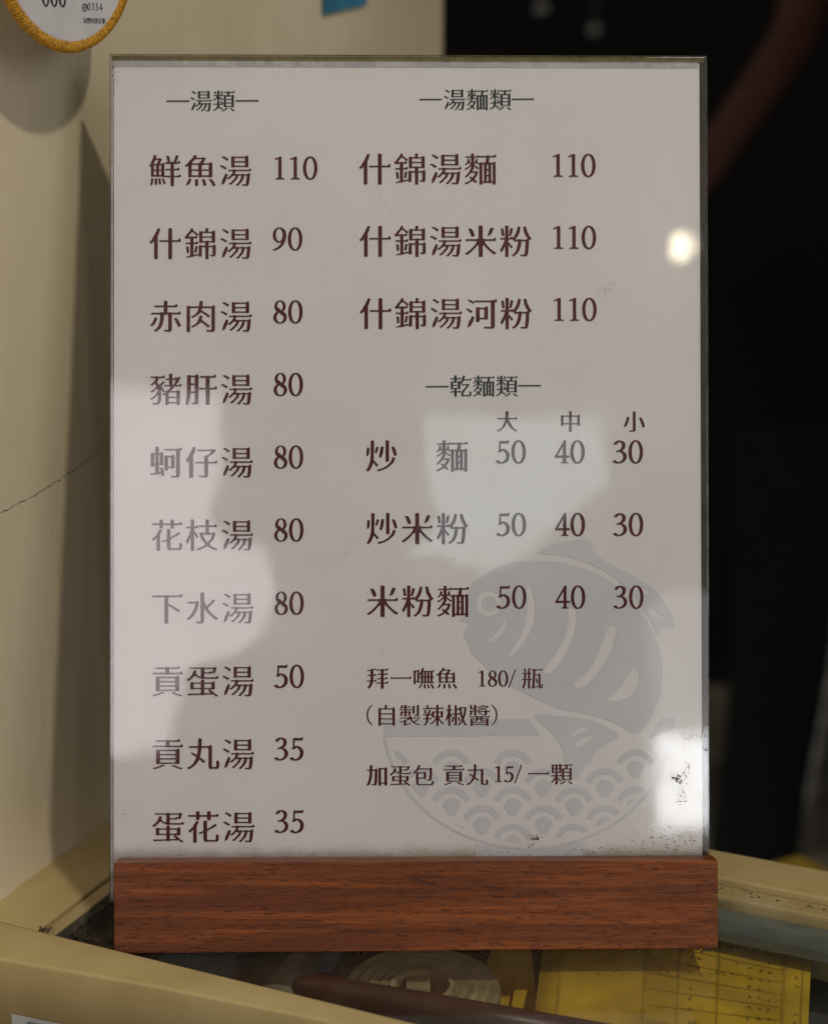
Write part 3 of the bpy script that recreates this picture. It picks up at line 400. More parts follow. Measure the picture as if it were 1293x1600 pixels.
"米": (1.00, [[454,849,449,846,440,826,440,469,437,456,386,454,376,444,369,443,69,442,56,438,55,401,61,393,371,392,379,386,380,354,375,339,327,271,280,216,222,159,176,118,84,47,54,42,39,31,39,24,89,-20,104,-17,169,28,245,91,341,190,394,252,401,257,419,259,436,275,440,259,441,-74,451,-80,553,-79,557,-69,558,266,561,281,576,267,604,260,675,179,781,78,861,16,904,-11,911,-13,925,4,944,14,963,34,964,41,944,53,919,56,818,131,771,172,700,244,633,324,619,349,618,381,619,389,629,392,936,393,953,416,944,459,921,493,914,490,869,448,856,443,629,443,621,444,611,454,561,455,558,466,557,831,549,837], [796,786,790,781,741,679,739,644,722,616,711,569,705,534,709,525,716,529,724,543,744,556,764,567,786,570,802,584,849,656,857,704,878,726,892,751,891,759,881,764,856,764,848,779,834,786], [146,756,136,744,133,729,154,709,170,684,178,639,233,524,241,520,274,521,289,529,299,544,322,546,326,554,323,564,314,584,296,606,294,641,289,656,267,694,226,749,214,755]]),
"粉": (1.00, [[191,849,186,844,185,831,184,501,161,483,51,482,43,474,43,444,49,436,159,435,166,431,167,424,157,384,134,326,104,261,61,181,55,154,36,140,31,131,34,119,55,96,59,66,69,63,84,65,103,89,133,136,181,228,185,211,186,-74,196,-80,269,-80,278,-76,281,274,286,276,293,269,361,170,369,171,386,194,402,201,410,216,400,231,384,240,283,354,280,366,281,429,289,435,391,435,409,442,415,436,427,409,444,413,449,411,450,379,456,372,484,371,494,381,504,382,561,382,568,379,569,374,546,241,527,176,504,119,500,96,465,44,421,-2,410,-9,389,-13,378,-24,391,-42,409,-50,426,-68,434,-67,516,1,539,16,571,56,594,96,620,156,642,229,657,309,659,379,669,382,781,382,788,379,790,371,787,291,777,159,760,9,746,-10,726,-17,654,-15,634,-1,626,-6,640,-51,646,-57,679,-60,754,-58,786,-65,799,-64,814,-56,830,-41,842,-21,852,6,864,69,880,221,885,384,892,401,891,426,896,426,909,416,916,416,936,444,954,451,967,466,954,482,933,491,892,549,888,566,845,654,826,709,796,819,786,822,759,820,734,807,721,808,718,799,734,739,736,694,756,626,795,544,844,474,844,463,824,444,796,442,781,430,666,430,644,442,589,442,575,441,561,430,501,430,491,436,492,461,516,476,556,531,587,589,604,631,619,684,620,726,636,781,637,804,631,805,621,801,606,811,579,817,557,814,528,696,504,631,482,584,479,567,459,554,451,539,447,516,421,486,411,484,387,519,379,524,331,484,289,483,282,486,280,496,280,796,284,824,279,836,274,839], [346,774,340,766,316,671,313,621,285,559,294,551,311,554,321,543,331,540,351,544,366,571,390,641,395,686,422,751,419,759,414,761,396,756,371,774], [89,767,71,754,56,755,53,746,72,689,73,639,91,544,96,538,111,538,131,543,149,555,159,555,162,566,148,621,144,681,124,756,116,766]]),
"河": (1.00, [[936,812,896,778,801,777,784,765,316,765,309,760,307,734,301,729,271,733,183,781,157,786,136,797,111,800,104,796,108,786,137,751,264,674,291,692,309,714,319,717,779,718,791,714,792,-4,789,-10,781,-12,689,-15,616,-12,601,-1,586,0,584,-6,596,-37,614,-64,716,-65,784,-60,801,-67,839,-67,877,-51,889,-39,897,-21,905,21,905,709,914,717,960,719,976,739,972,769,966,784,949,811], [661,602,624,568,602,564,589,553,466,553,446,565,361,565,352,561,350,149,354,134,454,134,457,144,458,204,464,212,586,212,609,203,694,203,703,206,705,556,701,563,689,571,671,599], [79,531,61,529,55,524,79,491,111,466,211,405,219,405,241,423,256,444,256,454,246,461,221,464,119,519], [462,509,586,510,596,505,598,271,593,259,469,258,459,262,458,496], [236,300,227,291,127,109,124,76,100,-31,100,-39,104,-43,109,-41,124,-20,146,-7,169,-2,189,11,279,171,283,216,305,249,306,259,284,274,280,291,274,298]]),
"乾": (1.00, [[231,849,227,841,227,731,224,722,61,720,54,716,52,706,53,684,59,678,216,677,227,671,227,581,224,572,174,570,156,582,84,582,76,576,75,551,76,254,84,248,154,248,174,260,224,258,227,249,227,159,216,153,46,152,40,144,40,116,44,109,51,108,224,106,227,96,229,-78,239,-82,316,-82,323,-79,325,-71,327,104,336,107,494,108,514,126,508,161,489,189,481,194,473,191,429,153,334,153,325,161,325,249,329,258,379,260,399,248,471,248,481,252,484,499,489,502,497,499,514,471,536,472,576,524,628,614,655,619,666,629,951,630,969,645,971,651,965,684,946,711,939,716,930,714,894,680,884,675,665,676,660,689,666,746,686,799,690,821,681,826,669,820,654,834,611,840,601,831,566,719,542,656,511,596,505,566,492,546,486,545,484,549,481,579,451,611,416,584,394,582,381,571,331,571,325,581,325,666,329,676,489,678,504,694,499,729,479,759,471,763,421,721,330,721,325,734,325,801,329,819,323,836,316,840], [170,534,219,535,234,523,259,522,316,523,334,535,383,534,387,524,386,437,374,432,170,434,165,441,165,464,165,524], [754,472,739,460,556,460,546,454,545,424,551,416,736,415,746,411,747,404,744,379,639,244,621,232,583,186,550,136,531,96,521,26,528,-21,547,-46,566,-57,596,-65,608,-64,621,-55,876,-57,891,-62,914,-62,926,-57,940,-46,957,-11,962,9,967,121,936,139,906,150,894,149,888,144,882,11,871,-3,851,-8,651,-7,624,-2,614,6,613,39,616,56,628,89,648,124,654,146,750,274,778,289,818,344,826,370,861,415,884,430,895,446,894,456,883,461,861,458,779,472], [170,396,383,396,387,386,386,300,379,295,336,295,316,307,241,308,231,306,219,295,170,296,165,304,165,326,165,386]]),
"大": (1.00, [[454,849,443,829,440,701,430,574,426,556,409,542,74,540,61,535,60,499,69,490,401,490,411,486,412,476,396,409,372,334,337,259,300,196,292,164,262,126,197,66,124,14,91,-2,66,-3,49,-13,48,-21,69,-42,99,-63,106,-63,189,-21,279,43,319,79,342,86,396,147,436,206,504,351,509,346,551,256,591,189,659,100,683,76,706,69,760,19,824,-25,889,-62,904,-65,917,-46,933,-36,952,-16,954,-6,936,4,911,5,826,61,775,106,731,158,725,186,684,249,648,311,615,386,583,481,586,488,594,490,939,491,954,514,947,554,928,586,921,590,859,540,594,540,586,542,576,552,550,554,547,561,557,679,559,824,555,834,549,837]]),
"中": (1.00, [[454,849,443,831,442,659,438,649,199,648,189,649,176,660,94,660,84,656,83,196,86,189,94,188,181,189,185,199,185,251,194,260,439,258,442,246,443,-71,454,-77,544,-77,551,-74,552,-66,552,246,556,258,801,260,809,254,810,201,814,194,906,193,916,197,917,651,903,666,881,706,866,697,829,663,814,658,801,648,557,649,553,659,552,801,556,819,551,835,544,840,514,840], [190,599,429,600,441,596,442,324,439,312,199,310,187,314,185,586], [557,599,796,600,808,596,810,324,806,312,566,310,554,314,552,586]]),
"小": (1.00, [[459,836,453,834,445,811,445,-6,440,-14,424,-17,319,-18,304,-14,291,-4,276,-4,274,-11,287,-44,299,-64,306,-67,439,-64,454,-72,501,-69,529,-59,542,-49,554,-34,562,-9,565,21,565,816,559,824,526,826], [189,590,181,581,159,489,135,411,77,269,73,229,35,184,37,176,46,171,71,167,77,151,84,146,116,145,126,148,167,201,204,271,226,321,257,401,273,461,275,524,285,574,229,590], [741,570,733,559,729,526,743,511,754,489,756,449,835,259,874,129,881,123,911,123,939,131,974,154,976,161,963,206,961,259,920,366,864,481,823,551,806,559,781,561]]),
"炒": (1.00, [[626,849,621,844,620,829,620,229,629,220,709,220,716,224,718,234,718,796,721,821,716,836,711,839], [189,844,184,840,182,831,182,414,172,291,159,224,141,156,113,86,92,46,88,24,71,-2,51,-15,42,-29,51,-42,71,-50,94,-76,122,-61,179,9,214,76,251,182,259,183,270,174,354,70,361,70,380,91,397,99,406,114,399,127,373,144,268,261,270,421,260,446,277,494,278,791,282,816,278,829,271,834], [486,669,480,661,444,474,441,429,417,371,424,362,439,363,456,341,474,335,486,336,494,341,529,441,550,526,553,596,564,649,561,655,534,664], [349,662,342,654,324,589,322,554,308,509,308,466,311,458,351,477,369,494,384,534,390,576,418,634,411,643,390,641,371,660], [806,659,792,649,789,631,803,611,820,574,825,534,874,391,881,386,901,386,919,396,934,411,951,409,955,419,932,479,929,514,924,531,904,581,869,649,859,657], [76,634,70,626,58,509,58,394,62,381,74,378,91,384,126,434,140,509,139,621,119,632], [831,347,824,341,786,257,782,236,766,209,729,165,666,105,599,62,524,26,451,0,406,-12,394,-12,381,-6,366,-10,363,-19,377,-39,399,-62,406,-65,491,-42,594,-2,659,32,729,78,796,140,812,149,848,189,864,216,869,244,885,279,908,319,908,326,904,330,879,327,856,344]]),
"拜": (1.00, [[924,822,876,778,866,773,776,773,756,785,664,785,654,783,641,773,466,772,455,766,455,734,461,726,639,725,649,719,650,594,646,584,494,582,487,579,485,566,486,541,491,536,639,535,648,531,649,395,639,390,489,390,481,385,480,369,481,351,489,345,646,343,650,331,649,204,639,198,444,197,436,191,435,164,437,154,444,150,636,150,648,146,650,-69,656,-79,754,-80,764,-75,765,139,769,148,954,150,961,154,964,164,972,171,968,206,949,241,941,248,931,244,879,198,776,198,769,199,765,206,765,334,769,343,926,345,933,349,944,366,938,401,920,434,911,441,896,432,849,391,774,390,767,394,765,401,765,524,769,533,916,535,923,539,936,561,929,596,910,629,904,633,842,584,769,584,765,594,766,719,776,725,949,727,962,749,958,779,936,819,931,823], [389,817,319,792,271,795,204,778,197,774,192,761,184,758,79,740,64,740,51,746,39,741,52,704,61,694,186,714,191,713,195,706,193,539,184,535,69,535,60,526,60,499,66,491,186,490,195,481,195,361,188,304,169,288,49,287,41,286,38,279,38,249,44,241,166,240,177,234,176,221,159,159,144,119,112,56,107,26,90,1,66,-11,48,-31,56,-41,71,-50,86,-53,109,-73,116,-72,134,-57,151,-53,164,-44,220,24,256,94,274,141,293,221,307,236,316,240,426,240,433,244,444,261,438,299,418,334,411,338,354,289,314,288,305,296,312,486,321,490,416,490,436,509,429,546,412,576,404,584,394,580,346,537,316,536,310,544,312,736,319,741,389,762,421,761,445,771,424,800]]),
"一": (1.00, [[934,474,876,423,866,418,56,417,46,411,45,371,49,364,59,362,951,363,959,367,969,401,964,429,949,461,941,474]]),
"嘸": (1.00, [[444,839,438,834,390,721,380,679,342,619,314,587,307,589,305,596,304,726,276,762,269,762,241,736,226,731,214,720,154,720,134,732,71,732,62,729,62,121,69,118,91,118,136,118,143,121,145,204,151,212,214,212,234,200,294,200,303,204,305,411,309,422,379,420,386,416,387,409,387,226,379,220,321,218,318,211,318,189,324,178,379,177,399,165,466,165,481,177,499,178,519,177,534,165,596,165,604,167,614,177,634,178,656,177,671,165,734,165,741,167,751,177,779,178,795,176,809,165,831,166,854,173,876,165,886,167,896,177,951,179,955,199,951,218,896,221,890,231,891,414,899,420,959,421,965,429,965,454,961,461,899,463,890,471,891,654,899,660,941,661,959,674,953,709,935,736,929,742,921,742,886,713,809,712,791,700,751,701,741,711,729,712,671,712,658,701,644,700,614,701,599,712,536,712,529,711,519,701,494,701,488,709,489,746,499,774,512,794,520,821,511,826,494,821,479,837], [150,676,214,677,222,669,222,271,221,261,214,258,154,258,145,266,145,664], [492,659,519,659,525,651,525,474,523,466,516,463,481,463,475,471,475,639], [612,659,654,660,662,654,662,474,656,463,616,463,608,469,608,646], [750,659,791,660,799,654,800,474,794,463,754,463,746,469,745,646], [378,561,384,564,387,556,386,466,379,463,309,460,305,471,307,544,319,547,339,531,346,530], [480,419,516,420,524,414,525,231,519,221,484,220,476,226,475,406], [612,419,654,420,662,414,662,231,656,221,616,220,608,226,608,406], [750,419,791,420,799,414,800,231,794,221,754,220,746,226,745,406], [369,129,361,121,353,99,351,79,343,61,321,26,306,16,306,-3,280,-51,278,-59,281,-63,296,-59,316,-40,354,-28,366,-16,386,-4,395,11,398,31,406,49,434,94,438,106,434,114,426,116,411,112,391,128], [529,124,500,116,496,109,507,66,508,1,513,-61,521,-70,546,-70,569,-65,592,-54,585,1,585,59,570,121,561,125], [804,119,793,106,793,94,814,76,833,49,863,-4,866,-26,890,-74,914,-77,936,-56,956,-57,966,-52,968,-46,964,-36,941,-8,925,21,918,51,894,83,878,91,856,118], [674,112,651,108,644,99,644,91,661,66,676,29,678,-4,696,-64,704,-70,721,-69,735,-61,746,-48,769,-49,771,-39,746,16,738,61,719,104,706,112]]),
"瓶": (1.00, [[361,832,353,824,316,711,309,659,294,625,241,623,224,635,154,635,146,633,136,623,74,622,66,616,65,586,69,579,134,577,141,574,142,566,142,376,140,359,131,353,54,352,45,344,45,316,50,309,131,307,140,299,124,176,103,91,87,49,84,18,73,-4,56,-18,47,-34,54,-45,77,-51,91,-72,114,-70,134,-47,152,-19,182,46,210,144,232,299,236,306,246,308,304,307,312,299,314,-68,324,-72,389,-72,398,-71,402,-66,403,301,411,307,488,309,492,316,492,341,486,352,411,353,403,359,403,571,411,577,469,579,472,586,472,614,464,622,409,623,399,633,380,639,401,701,405,736,436,801,429,809,409,807,384,830], [164,809,141,799,131,786,127,771,141,749,151,721,153,689,162,661,169,656,186,656,201,664,209,676,229,676,236,686,228,709,210,739,204,779,193,804,186,809], [916,809,881,775,871,770,649,770,626,782,559,782,549,781,536,770,471,770,464,765,463,736,466,727,536,725,543,721,545,714,502,14,491,-3,471,-4,462,-11,472,-34,494,-65,539,-64,586,-49,595,-34,601,-30,744,6,759,3,764,6,760,44,754,51,604,17,593,21,610,244,610,371,603,404,606,410,621,419,626,489,632,509,641,512,764,512,774,506,775,6,785,-39,794,-50,809,-57,829,-62,854,-62,876,-50,894,-51,909,-60,926,-59,941,-51,954,-34,962,-4,962,109,956,118,926,139,906,139,901,134,899,-6,891,-12,874,-12,865,-4,863,564,839,594,831,598,799,571,780,566,766,555,641,555,634,557,630,564,638,714,641,723,939,726,956,741,951,774,929,808,924,811], [237,576,299,577,312,569,312,364,306,353,241,353,233,359,232,564], [654,386,639,378,636,364,657,314,661,269,687,166,694,156,716,156,739,173,751,170,758,176,736,244,732,294,701,379,691,385]]),
"自": (1.00, [[446,842,439,834,423,766,420,704,414,692,264,690,256,692,248,701,239,702,159,702,148,696,149,-75,159,-80,248,-79,252,-71,253,-19,259,-13,269,-12,751,-13,759,-19,760,-66,764,-73,863,-74,868,-59,866,698,854,708,838,741,831,748,784,708,764,701,751,690,514,691,508,701,511,759,529,796,537,826,529,830,514,823,501,837], [257,644,409,645,436,633,489,632,503,634,511,643,519,645,754,644,760,634,759,476,755,471,746,470,259,471,254,475,252,484,253,634], [257,424,754,424,760,414,759,256,755,251,746,250,259,251,254,255,252,264,253,414], [257,206,754,207,760,196,759,39,755,34,746,32,259,33,254,37,252,46,253,196]]),
"製": (1.00, [[271,839,265,831,264,766,256,760,191,762,188,779,204,811,204,821,196,824,176,820,156,830,134,827,121,794,118,764,104,731,67,686,69,681,79,675,99,676,121,664,151,686,174,724,259,722,265,711,263,646,251,642,59,642,51,636,50,616,59,608,254,607,261,606,265,599,265,549,259,541,184,540,161,548,101,547,92,544,90,371,94,359,171,359,175,369,177,499,186,502,256,502,263,499,265,491,266,335,276,330,346,330,355,339,355,491,360,501,444,502,454,496,454,419,446,413,394,411,391,404,406,376,419,376,534,410,540,414,542,424,542,536,516,572,504,574,476,548,466,543,361,541,355,551,357,604,369,608,561,608,569,614,567,631,561,653,536,683,486,643,359,644,355,651,355,674,355,714,359,721,529,723,534,731,528,764,510,791,501,798,454,761,361,761,355,769,355,829,351,838], [816,839,812,831,812,394,806,388,781,385,724,385,714,388,704,398,691,399,689,391,697,371,706,354,714,348,801,350,819,341,844,341,886,356,895,366,901,384,905,419,905,789,909,811,904,825,899,829], [629,799,622,791,623,464,634,458,709,458,715,469,715,749,718,771,709,787], [509,369,476,362,469,356,463,329,467,291,461,283,56,278,53,271,53,251,61,243,381,242,391,239,392,231,390,214,369,200,341,186,306,186,254,166,244,159,239,145,231,141,91,101,79,101,61,107,45,104,42,96,61,72,79,59,89,58,239,98,242,89,242,-1,236,-11,221,-16,212,-26,220,-44,236,-66,249,-74,269,-74,329,-57,338,-41,346,-37,546,9,554,16,557,46,554,52,534,43,366,6,341,1,336,6,335,126,338,139,394,168,416,172,471,212,491,215,499,210,521,169,554,127,577,119,608,86,686,27,699,10,729,6,771,-14,841,-39,904,-54,919,-53,939,-36,956,-14,954,-6,936,-3,914,-9,856,5,776,36,736,57,728,66,728,91,732,99,849,162,883,171,894,184,881,196,844,209,836,208,732,144,699,137,684,120,664,111,620,151,587,199,582,214,583,236,591,242,944,244,958,251,957,271,952,291,931,320,921,322,881,285,871,280,591,280,572,296,536,366,526,370]]),
"辣": (1.00, [[646,850,645,721,639,711,459,710,451,708,444,699,419,734,411,738,361,698,294,698,288,704,289,720,311,726,314,736,305,754,289,769,285,799,266,829,259,834,246,835,226,824,206,821,194,801,199,789,216,774,233,741,235,709,231,699,194,698,176,708,164,710,57,694,55,666,61,658,91,658,166,673,186,659,229,657,239,647,246,645,279,648,296,657,426,658,451,668,634,667,641,666,645,659,645,559,641,549,559,548,539,560,469,560,459,556,457,441,454,427,430,461,421,466,374,427,354,425,344,429,344,444,374,509,378,544,390,569,403,586,412,611,404,619,381,613,364,627,344,630,334,629,328,621,285,501,281,475,268,466,251,440,206,437,191,425,54,425,44,421,43,394,49,386,189,385,196,383,200,376,200,274,196,256,186,253,74,252,65,244,66,219,71,213,189,212,197,204,194,166,176,89,172,59,160,36,121,-10,114,-16,96,-18,80,-31,86,-41,124,-68,131,-69,146,-61,189,-28,206,-21,241,21,274,94,299,211,416,213,435,221,430,259,404,293,394,290,354,253,304,253,296,257,296,369,301,373,336,373,351,385,434,385,454,389,457,379,458,296,464,288,541,288,554,298,564,300,609,300,617,291,616,264,605,241,570,191,511,123,429,48,406,33,386,31,369,21,370,14,384,-1,401,-9,414,-22,426,-21,495,26,565,94,626,167,636,172,643,169,645,161,645,-69,650,-81,729,-82,739,-76,740,166,741,174,746,177,760,174,845,59,921,-17,930,-16,946,4,961,11,976,25,976,31,966,41,939,50,855,139,801,211,777,249,770,266,771,294,779,300,834,300,854,288,926,288,936,291,938,514,936,556,911,585,904,589,874,563,849,559,834,548,749,548,742,551,740,559,740,656,744,666,946,668,964,681,958,719,939,746,929,751,881,711,745,711,740,721,740,794,746,819,740,836], [139,619,118,611,111,599,108,584,122,564,132,536,136,499,148,456,156,450,174,450,184,456,196,472,216,470,221,481,195,536,189,576,174,614,166,620], [555,509,634,510,644,505,645,356,640,346,624,344,609,335,559,335,551,340,550,496], [745,509,831,510,841,506,842,349,839,337,779,335,764,344,742,349,740,496]]),
"椒": (1.00, [[154,849,149,844,148,651,134,636,56,635,48,629,48,596,51,589,131,587,138,584,140,574,120,476,91,374,51,271,46,234,32,219,29,206,46,181,51,144,61,140,76,143,103,194,141,294,148,299,151,-74,159,-80,229,-80,236,-76,238,-66,239,387,244,388,249,380,287,296,294,297,307,319,321,329,328,341,321,357,306,372,239,491,238,579,246,587,321,589,325,596,325,626,316,635,249,635,239,639,238,796,242,819,239,831,231,839], [434,830,432,469,421,463,304,462,295,454,295,426,301,418,424,417,431,414,434,401,435,1,429,-7,389,-7,381,-6,369,4,358,4,355,-4,367,-31,379,-44,429,-44,440,-54,456,-55,494,-47,516,-29,525,6,525,279,515,309,525,324,526,411,536,417,656,418,679,429,684,419,705,319,736,209,726,166,689,106,637,44,592,-1,581,-8,564,-11,550,-21,549,-27,563,-41,581,-49,596,-63,609,-62,668,-14,741,69,779,95,844,-5,862,-16,909,-67,921,-70,937,-51,960,-39,966,-26,954,-13,934,-4,884,69,876,84,873,104,832,201,885,344,920,479,942,616,946,739,931,748,914,752,869,749,859,739,849,738,744,738,724,750,666,750,649,739,629,736,622,706,574,666,534,663,527,666,525,674,525,781,529,799,524,816,516,820], [636,696,646,697,651,692,649,672,635,689], [737,696,851,697,859,696,862,689,837,511,814,414,791,348,786,354,776,394,750,534,733,676,733,691], [644,626,651,625,655,619,671,480,666,480,644,503,594,463,529,464,525,476,527,619,536,622,629,622], [351,324,344,316,314,196,310,154,277,101,286,92,306,91,315,76,321,73,345,76,363,104,376,134,396,194,398,236,417,301,414,310,401,309,374,323], [591,301,559,297,552,289,551,279,569,255,581,229,590,179,608,129,616,123,634,123,643,129,654,142,676,143,678,154,654,204,646,244,626,286,614,301]]),
"醬": (1.00, [[269,850,265,844,265,704,256,695,174,697,170,706,170,784,176,806,171,820,164,825,96,836,86,834,87,656,96,653,156,652,179,660,259,659,265,651,265,599,263,591,254,588,189,588,154,597,116,598,106,596,96,588,59,587,52,584,50,564,54,554,96,552,102,544,96,454,85,434,68,424,51,406,54,400,66,393,86,392,106,383,124,383,134,388,154,414,176,466,182,549,191,552,254,552,261,551,265,544,267,376,276,373,344,372,356,377,358,799,361,821,356,836,351,839], [666,834,659,829,644,829,626,821,606,818,564,794,536,784,511,782,451,758,411,748,394,752,379,748,374,744,376,739,399,713,414,711,454,720,479,730,509,750,529,745,544,748,614,783,636,773,659,772,674,763,806,762,812,754,806,742,751,711,699,691,666,709,649,726,626,740,614,742,601,740,593,731,595,716,641,692,649,679,641,671,594,660,579,664,521,708,506,711,496,709,486,700,484,691,526,665,530,656,526,649,441,635,394,639,390,631,406,604,414,598,426,598,509,608,564,622,591,623,629,631,649,636,666,646,706,654,769,681,824,710,873,749,894,760,908,779,904,785,889,792,841,788,809,797,681,799,679,804,699,819,703,826,684,834], [741,634,735,626,734,576,729,571,384,570,376,564,376,539,384,533,474,531,476,519,450,501,445,494,446,489,504,461,553,419,561,416,594,429,604,439,604,449,594,459,571,466,504,511,500,521,504,531,729,532,735,521,732,424,724,420,656,420,634,427,626,424,627,416,640,389,649,383,726,382,749,378,791,381,814,393,826,414,832,529,844,532,956,531,962,539,957,569,942,594,929,606,921,604,885,571,836,571,830,579,830,626,826,633], [929,374,892,341,881,338,631,338,611,347,556,348,541,347,526,338,456,338,426,347,376,348,366,347,349,338,49,336,45,311,54,303,349,302,356,301,360,294,360,251,354,243,209,242,181,248,114,247,104,244,104,-76,114,-80,191,-79,197,-74,199,-54,216,-50,789,-50,798,-54,801,-71,806,-77,891,-76,895,-64,897,206,892,246,869,274,861,276,829,249,794,243,629,243,620,251,620,294,624,301,634,302,961,300,968,309,962,344,941,373,936,376], [450,301,531,301,535,291,533,246,521,242,449,244,445,251,445,289], [202,204,349,205,359,199,357,174,326,151,254,130,221,132,208,129,208,121,229,97,239,92,294,102,354,126,389,128,414,146,427,161,447,204,524,205,534,199,535,164,541,141,548,129,561,121,601,113,626,116,791,115,799,109,799,76,795,71,786,70,204,71,199,75,198,84,198,194], [625,204,794,204,800,196,799,159,789,153,626,153,620,164,620,196], [202,34,789,35,799,29,800,-1,796,-11,786,-12,209,-12,201,-11,198,-4,198,26]]),
"加": (1.00, [[189,837,175,819,175,661,171,641,161,638,59,637,50,629,50,599,54,592,166,589,172,581,172,554,162,396,152,316,135,229,112,149,90,91,66,41,64,8,46,-4,30,-29,44,-42,62,-49,69,-71,104,-72,113,-66,146,-26,169,9,189,46,216,114,242,201,260,289,272,381,283,556,288,584,299,590,386,590,394,588,397,579,395,429,387,229,373,66,372,11,364,2,349,-2,274,-2,249,12,241,6,255,-39,264,-47,364,-50,389,-55,424,-54,451,-37,469,-11,482,29,490,79,500,221,505,361,507,644,494,654,476,682,469,687,460,684,429,654,402,649,391,638,291,639,288,649,286,823,279,827,246,828], [886,752,849,718,824,714,809,703,671,703,651,715,564,715,553,709,552,-51,554,-60,559,-64,659,-63,662,-54,663,14,666,21,674,22,811,22,817,14,818,-46,821,-56,921,-57,932,-51,932,704,931,711,916,721,897,751], [667,654,806,655,817,649,818,81,816,72,811,68,674,68,663,74,662,641]]),
"包": (1.00, [[296,844,287,836,264,784,186,644,147,594,80,524,71,517,49,511,36,496,51,481,71,474,91,456,99,454,111,460,174,517,181,516,183,76,188,29,204,-11,226,-34,261,-47,274,-47,286,-41,346,-48,819,-48,906,-39,929,-20,939,-4,941,19,958,76,962,104,956,110,944,107,934,117,896,137,881,137,876,131,867,44,862,29,844,12,821,3,796,0,351,0,309,7,283,24,280,36,280,226,284,241,506,242,516,241,529,230,606,230,616,234,617,521,591,555,584,559,551,532,526,529,511,518,289,518,271,530,196,531,194,539,213,561,231,571,279,629,324,633,339,645,781,643,785,631,777,446,759,224,744,207,711,203,651,206,631,219,625,214,641,167,649,160,756,159,771,151,791,151,816,161,836,181,850,211,860,254,872,374,883,649,887,666,881,701,861,729,854,733,819,707,791,704,776,693,336,693,330,704,336,741,355,779,369,796,378,819,366,826,346,821,324,842], [285,471,516,471,520,459,518,291,506,288,284,289,280,301,280,459]]),
"顆": (1.00, [[449,819,419,793,401,788,389,778,324,778,311,788,301,790,241,790,221,778,159,778,139,790,74,790,66,784,66,421,74,415,139,415,159,427,223,426,227,416,227,344,224,334,211,331,199,320,59,320,49,316,48,281,52,274,201,272,207,266,207,241,202,226,176,187,129,125,59,54,39,50,30,39,41,19,54,6,64,-14,74,-14,132,39,172,86,214,146,224,150,228,139,228,-71,234,-82,309,-82,319,-76,320,146,324,158,346,142,446,47,452,49,467,66,481,75,493,91,484,104,461,111,330,211,320,226,320,264,326,272,481,273,502,291,495,329,476,356,469,361,419,321,329,320,320,329,320,416,324,426,389,427,409,415,476,415,484,421,485,781,459,815], [926,819,887,784,879,780,769,780,746,792,691,792,681,791,669,780,509,780,499,776,498,746,504,738,666,737,676,734,677,726,673,691,672,639,666,622,614,620,594,632,524,632,516,626,515,124,519,112,594,110,614,122,801,123,834,130,844,127,849,114,856,110,929,110,938,114,941,589,939,628,914,658,906,661,876,636,852,631,841,621,761,620,754,624,753,631,760,666,760,709,771,736,941,738,961,747,964,754,958,789,936,818], [155,739,221,740,231,736,232,636,229,624,161,623,152,626,150,729], [320,739,386,740,396,736,398,636,394,624,326,623,317,626,315,729], [155,584,221,585,231,581,232,486,224,467,161,465,152,469,150,574], [320,584,386,585,396,581,398,479,394,467,331,465,321,469,315,491,315,574], [610,584,664,585,684,573,709,572,746,573,761,585,843,584,847,574,846,472,834,468,610,469,605,476,605,499,605,574], [610,429,843,429,847,419,846,317,834,312,610,314,605,321,605,344,605,419], [610,276,843,276,847,266,846,172,794,158,610,159,605,166,605,189,605,266], [619,77,584,46,526,5,474,-24,451,-24,436,-30,431,-35,433,-41,451,-58,476,-71,486,-71,564,-32,646,25,666,31,684,46,682,56,669,64,646,66], [791,64,785,61,780,51,776,41,779,34,819,15,889,-45,914,-72,921,-72,941,-59,959,-56,975,-44,974,-36,964,-26,936,-14,911,9,856,49]]),
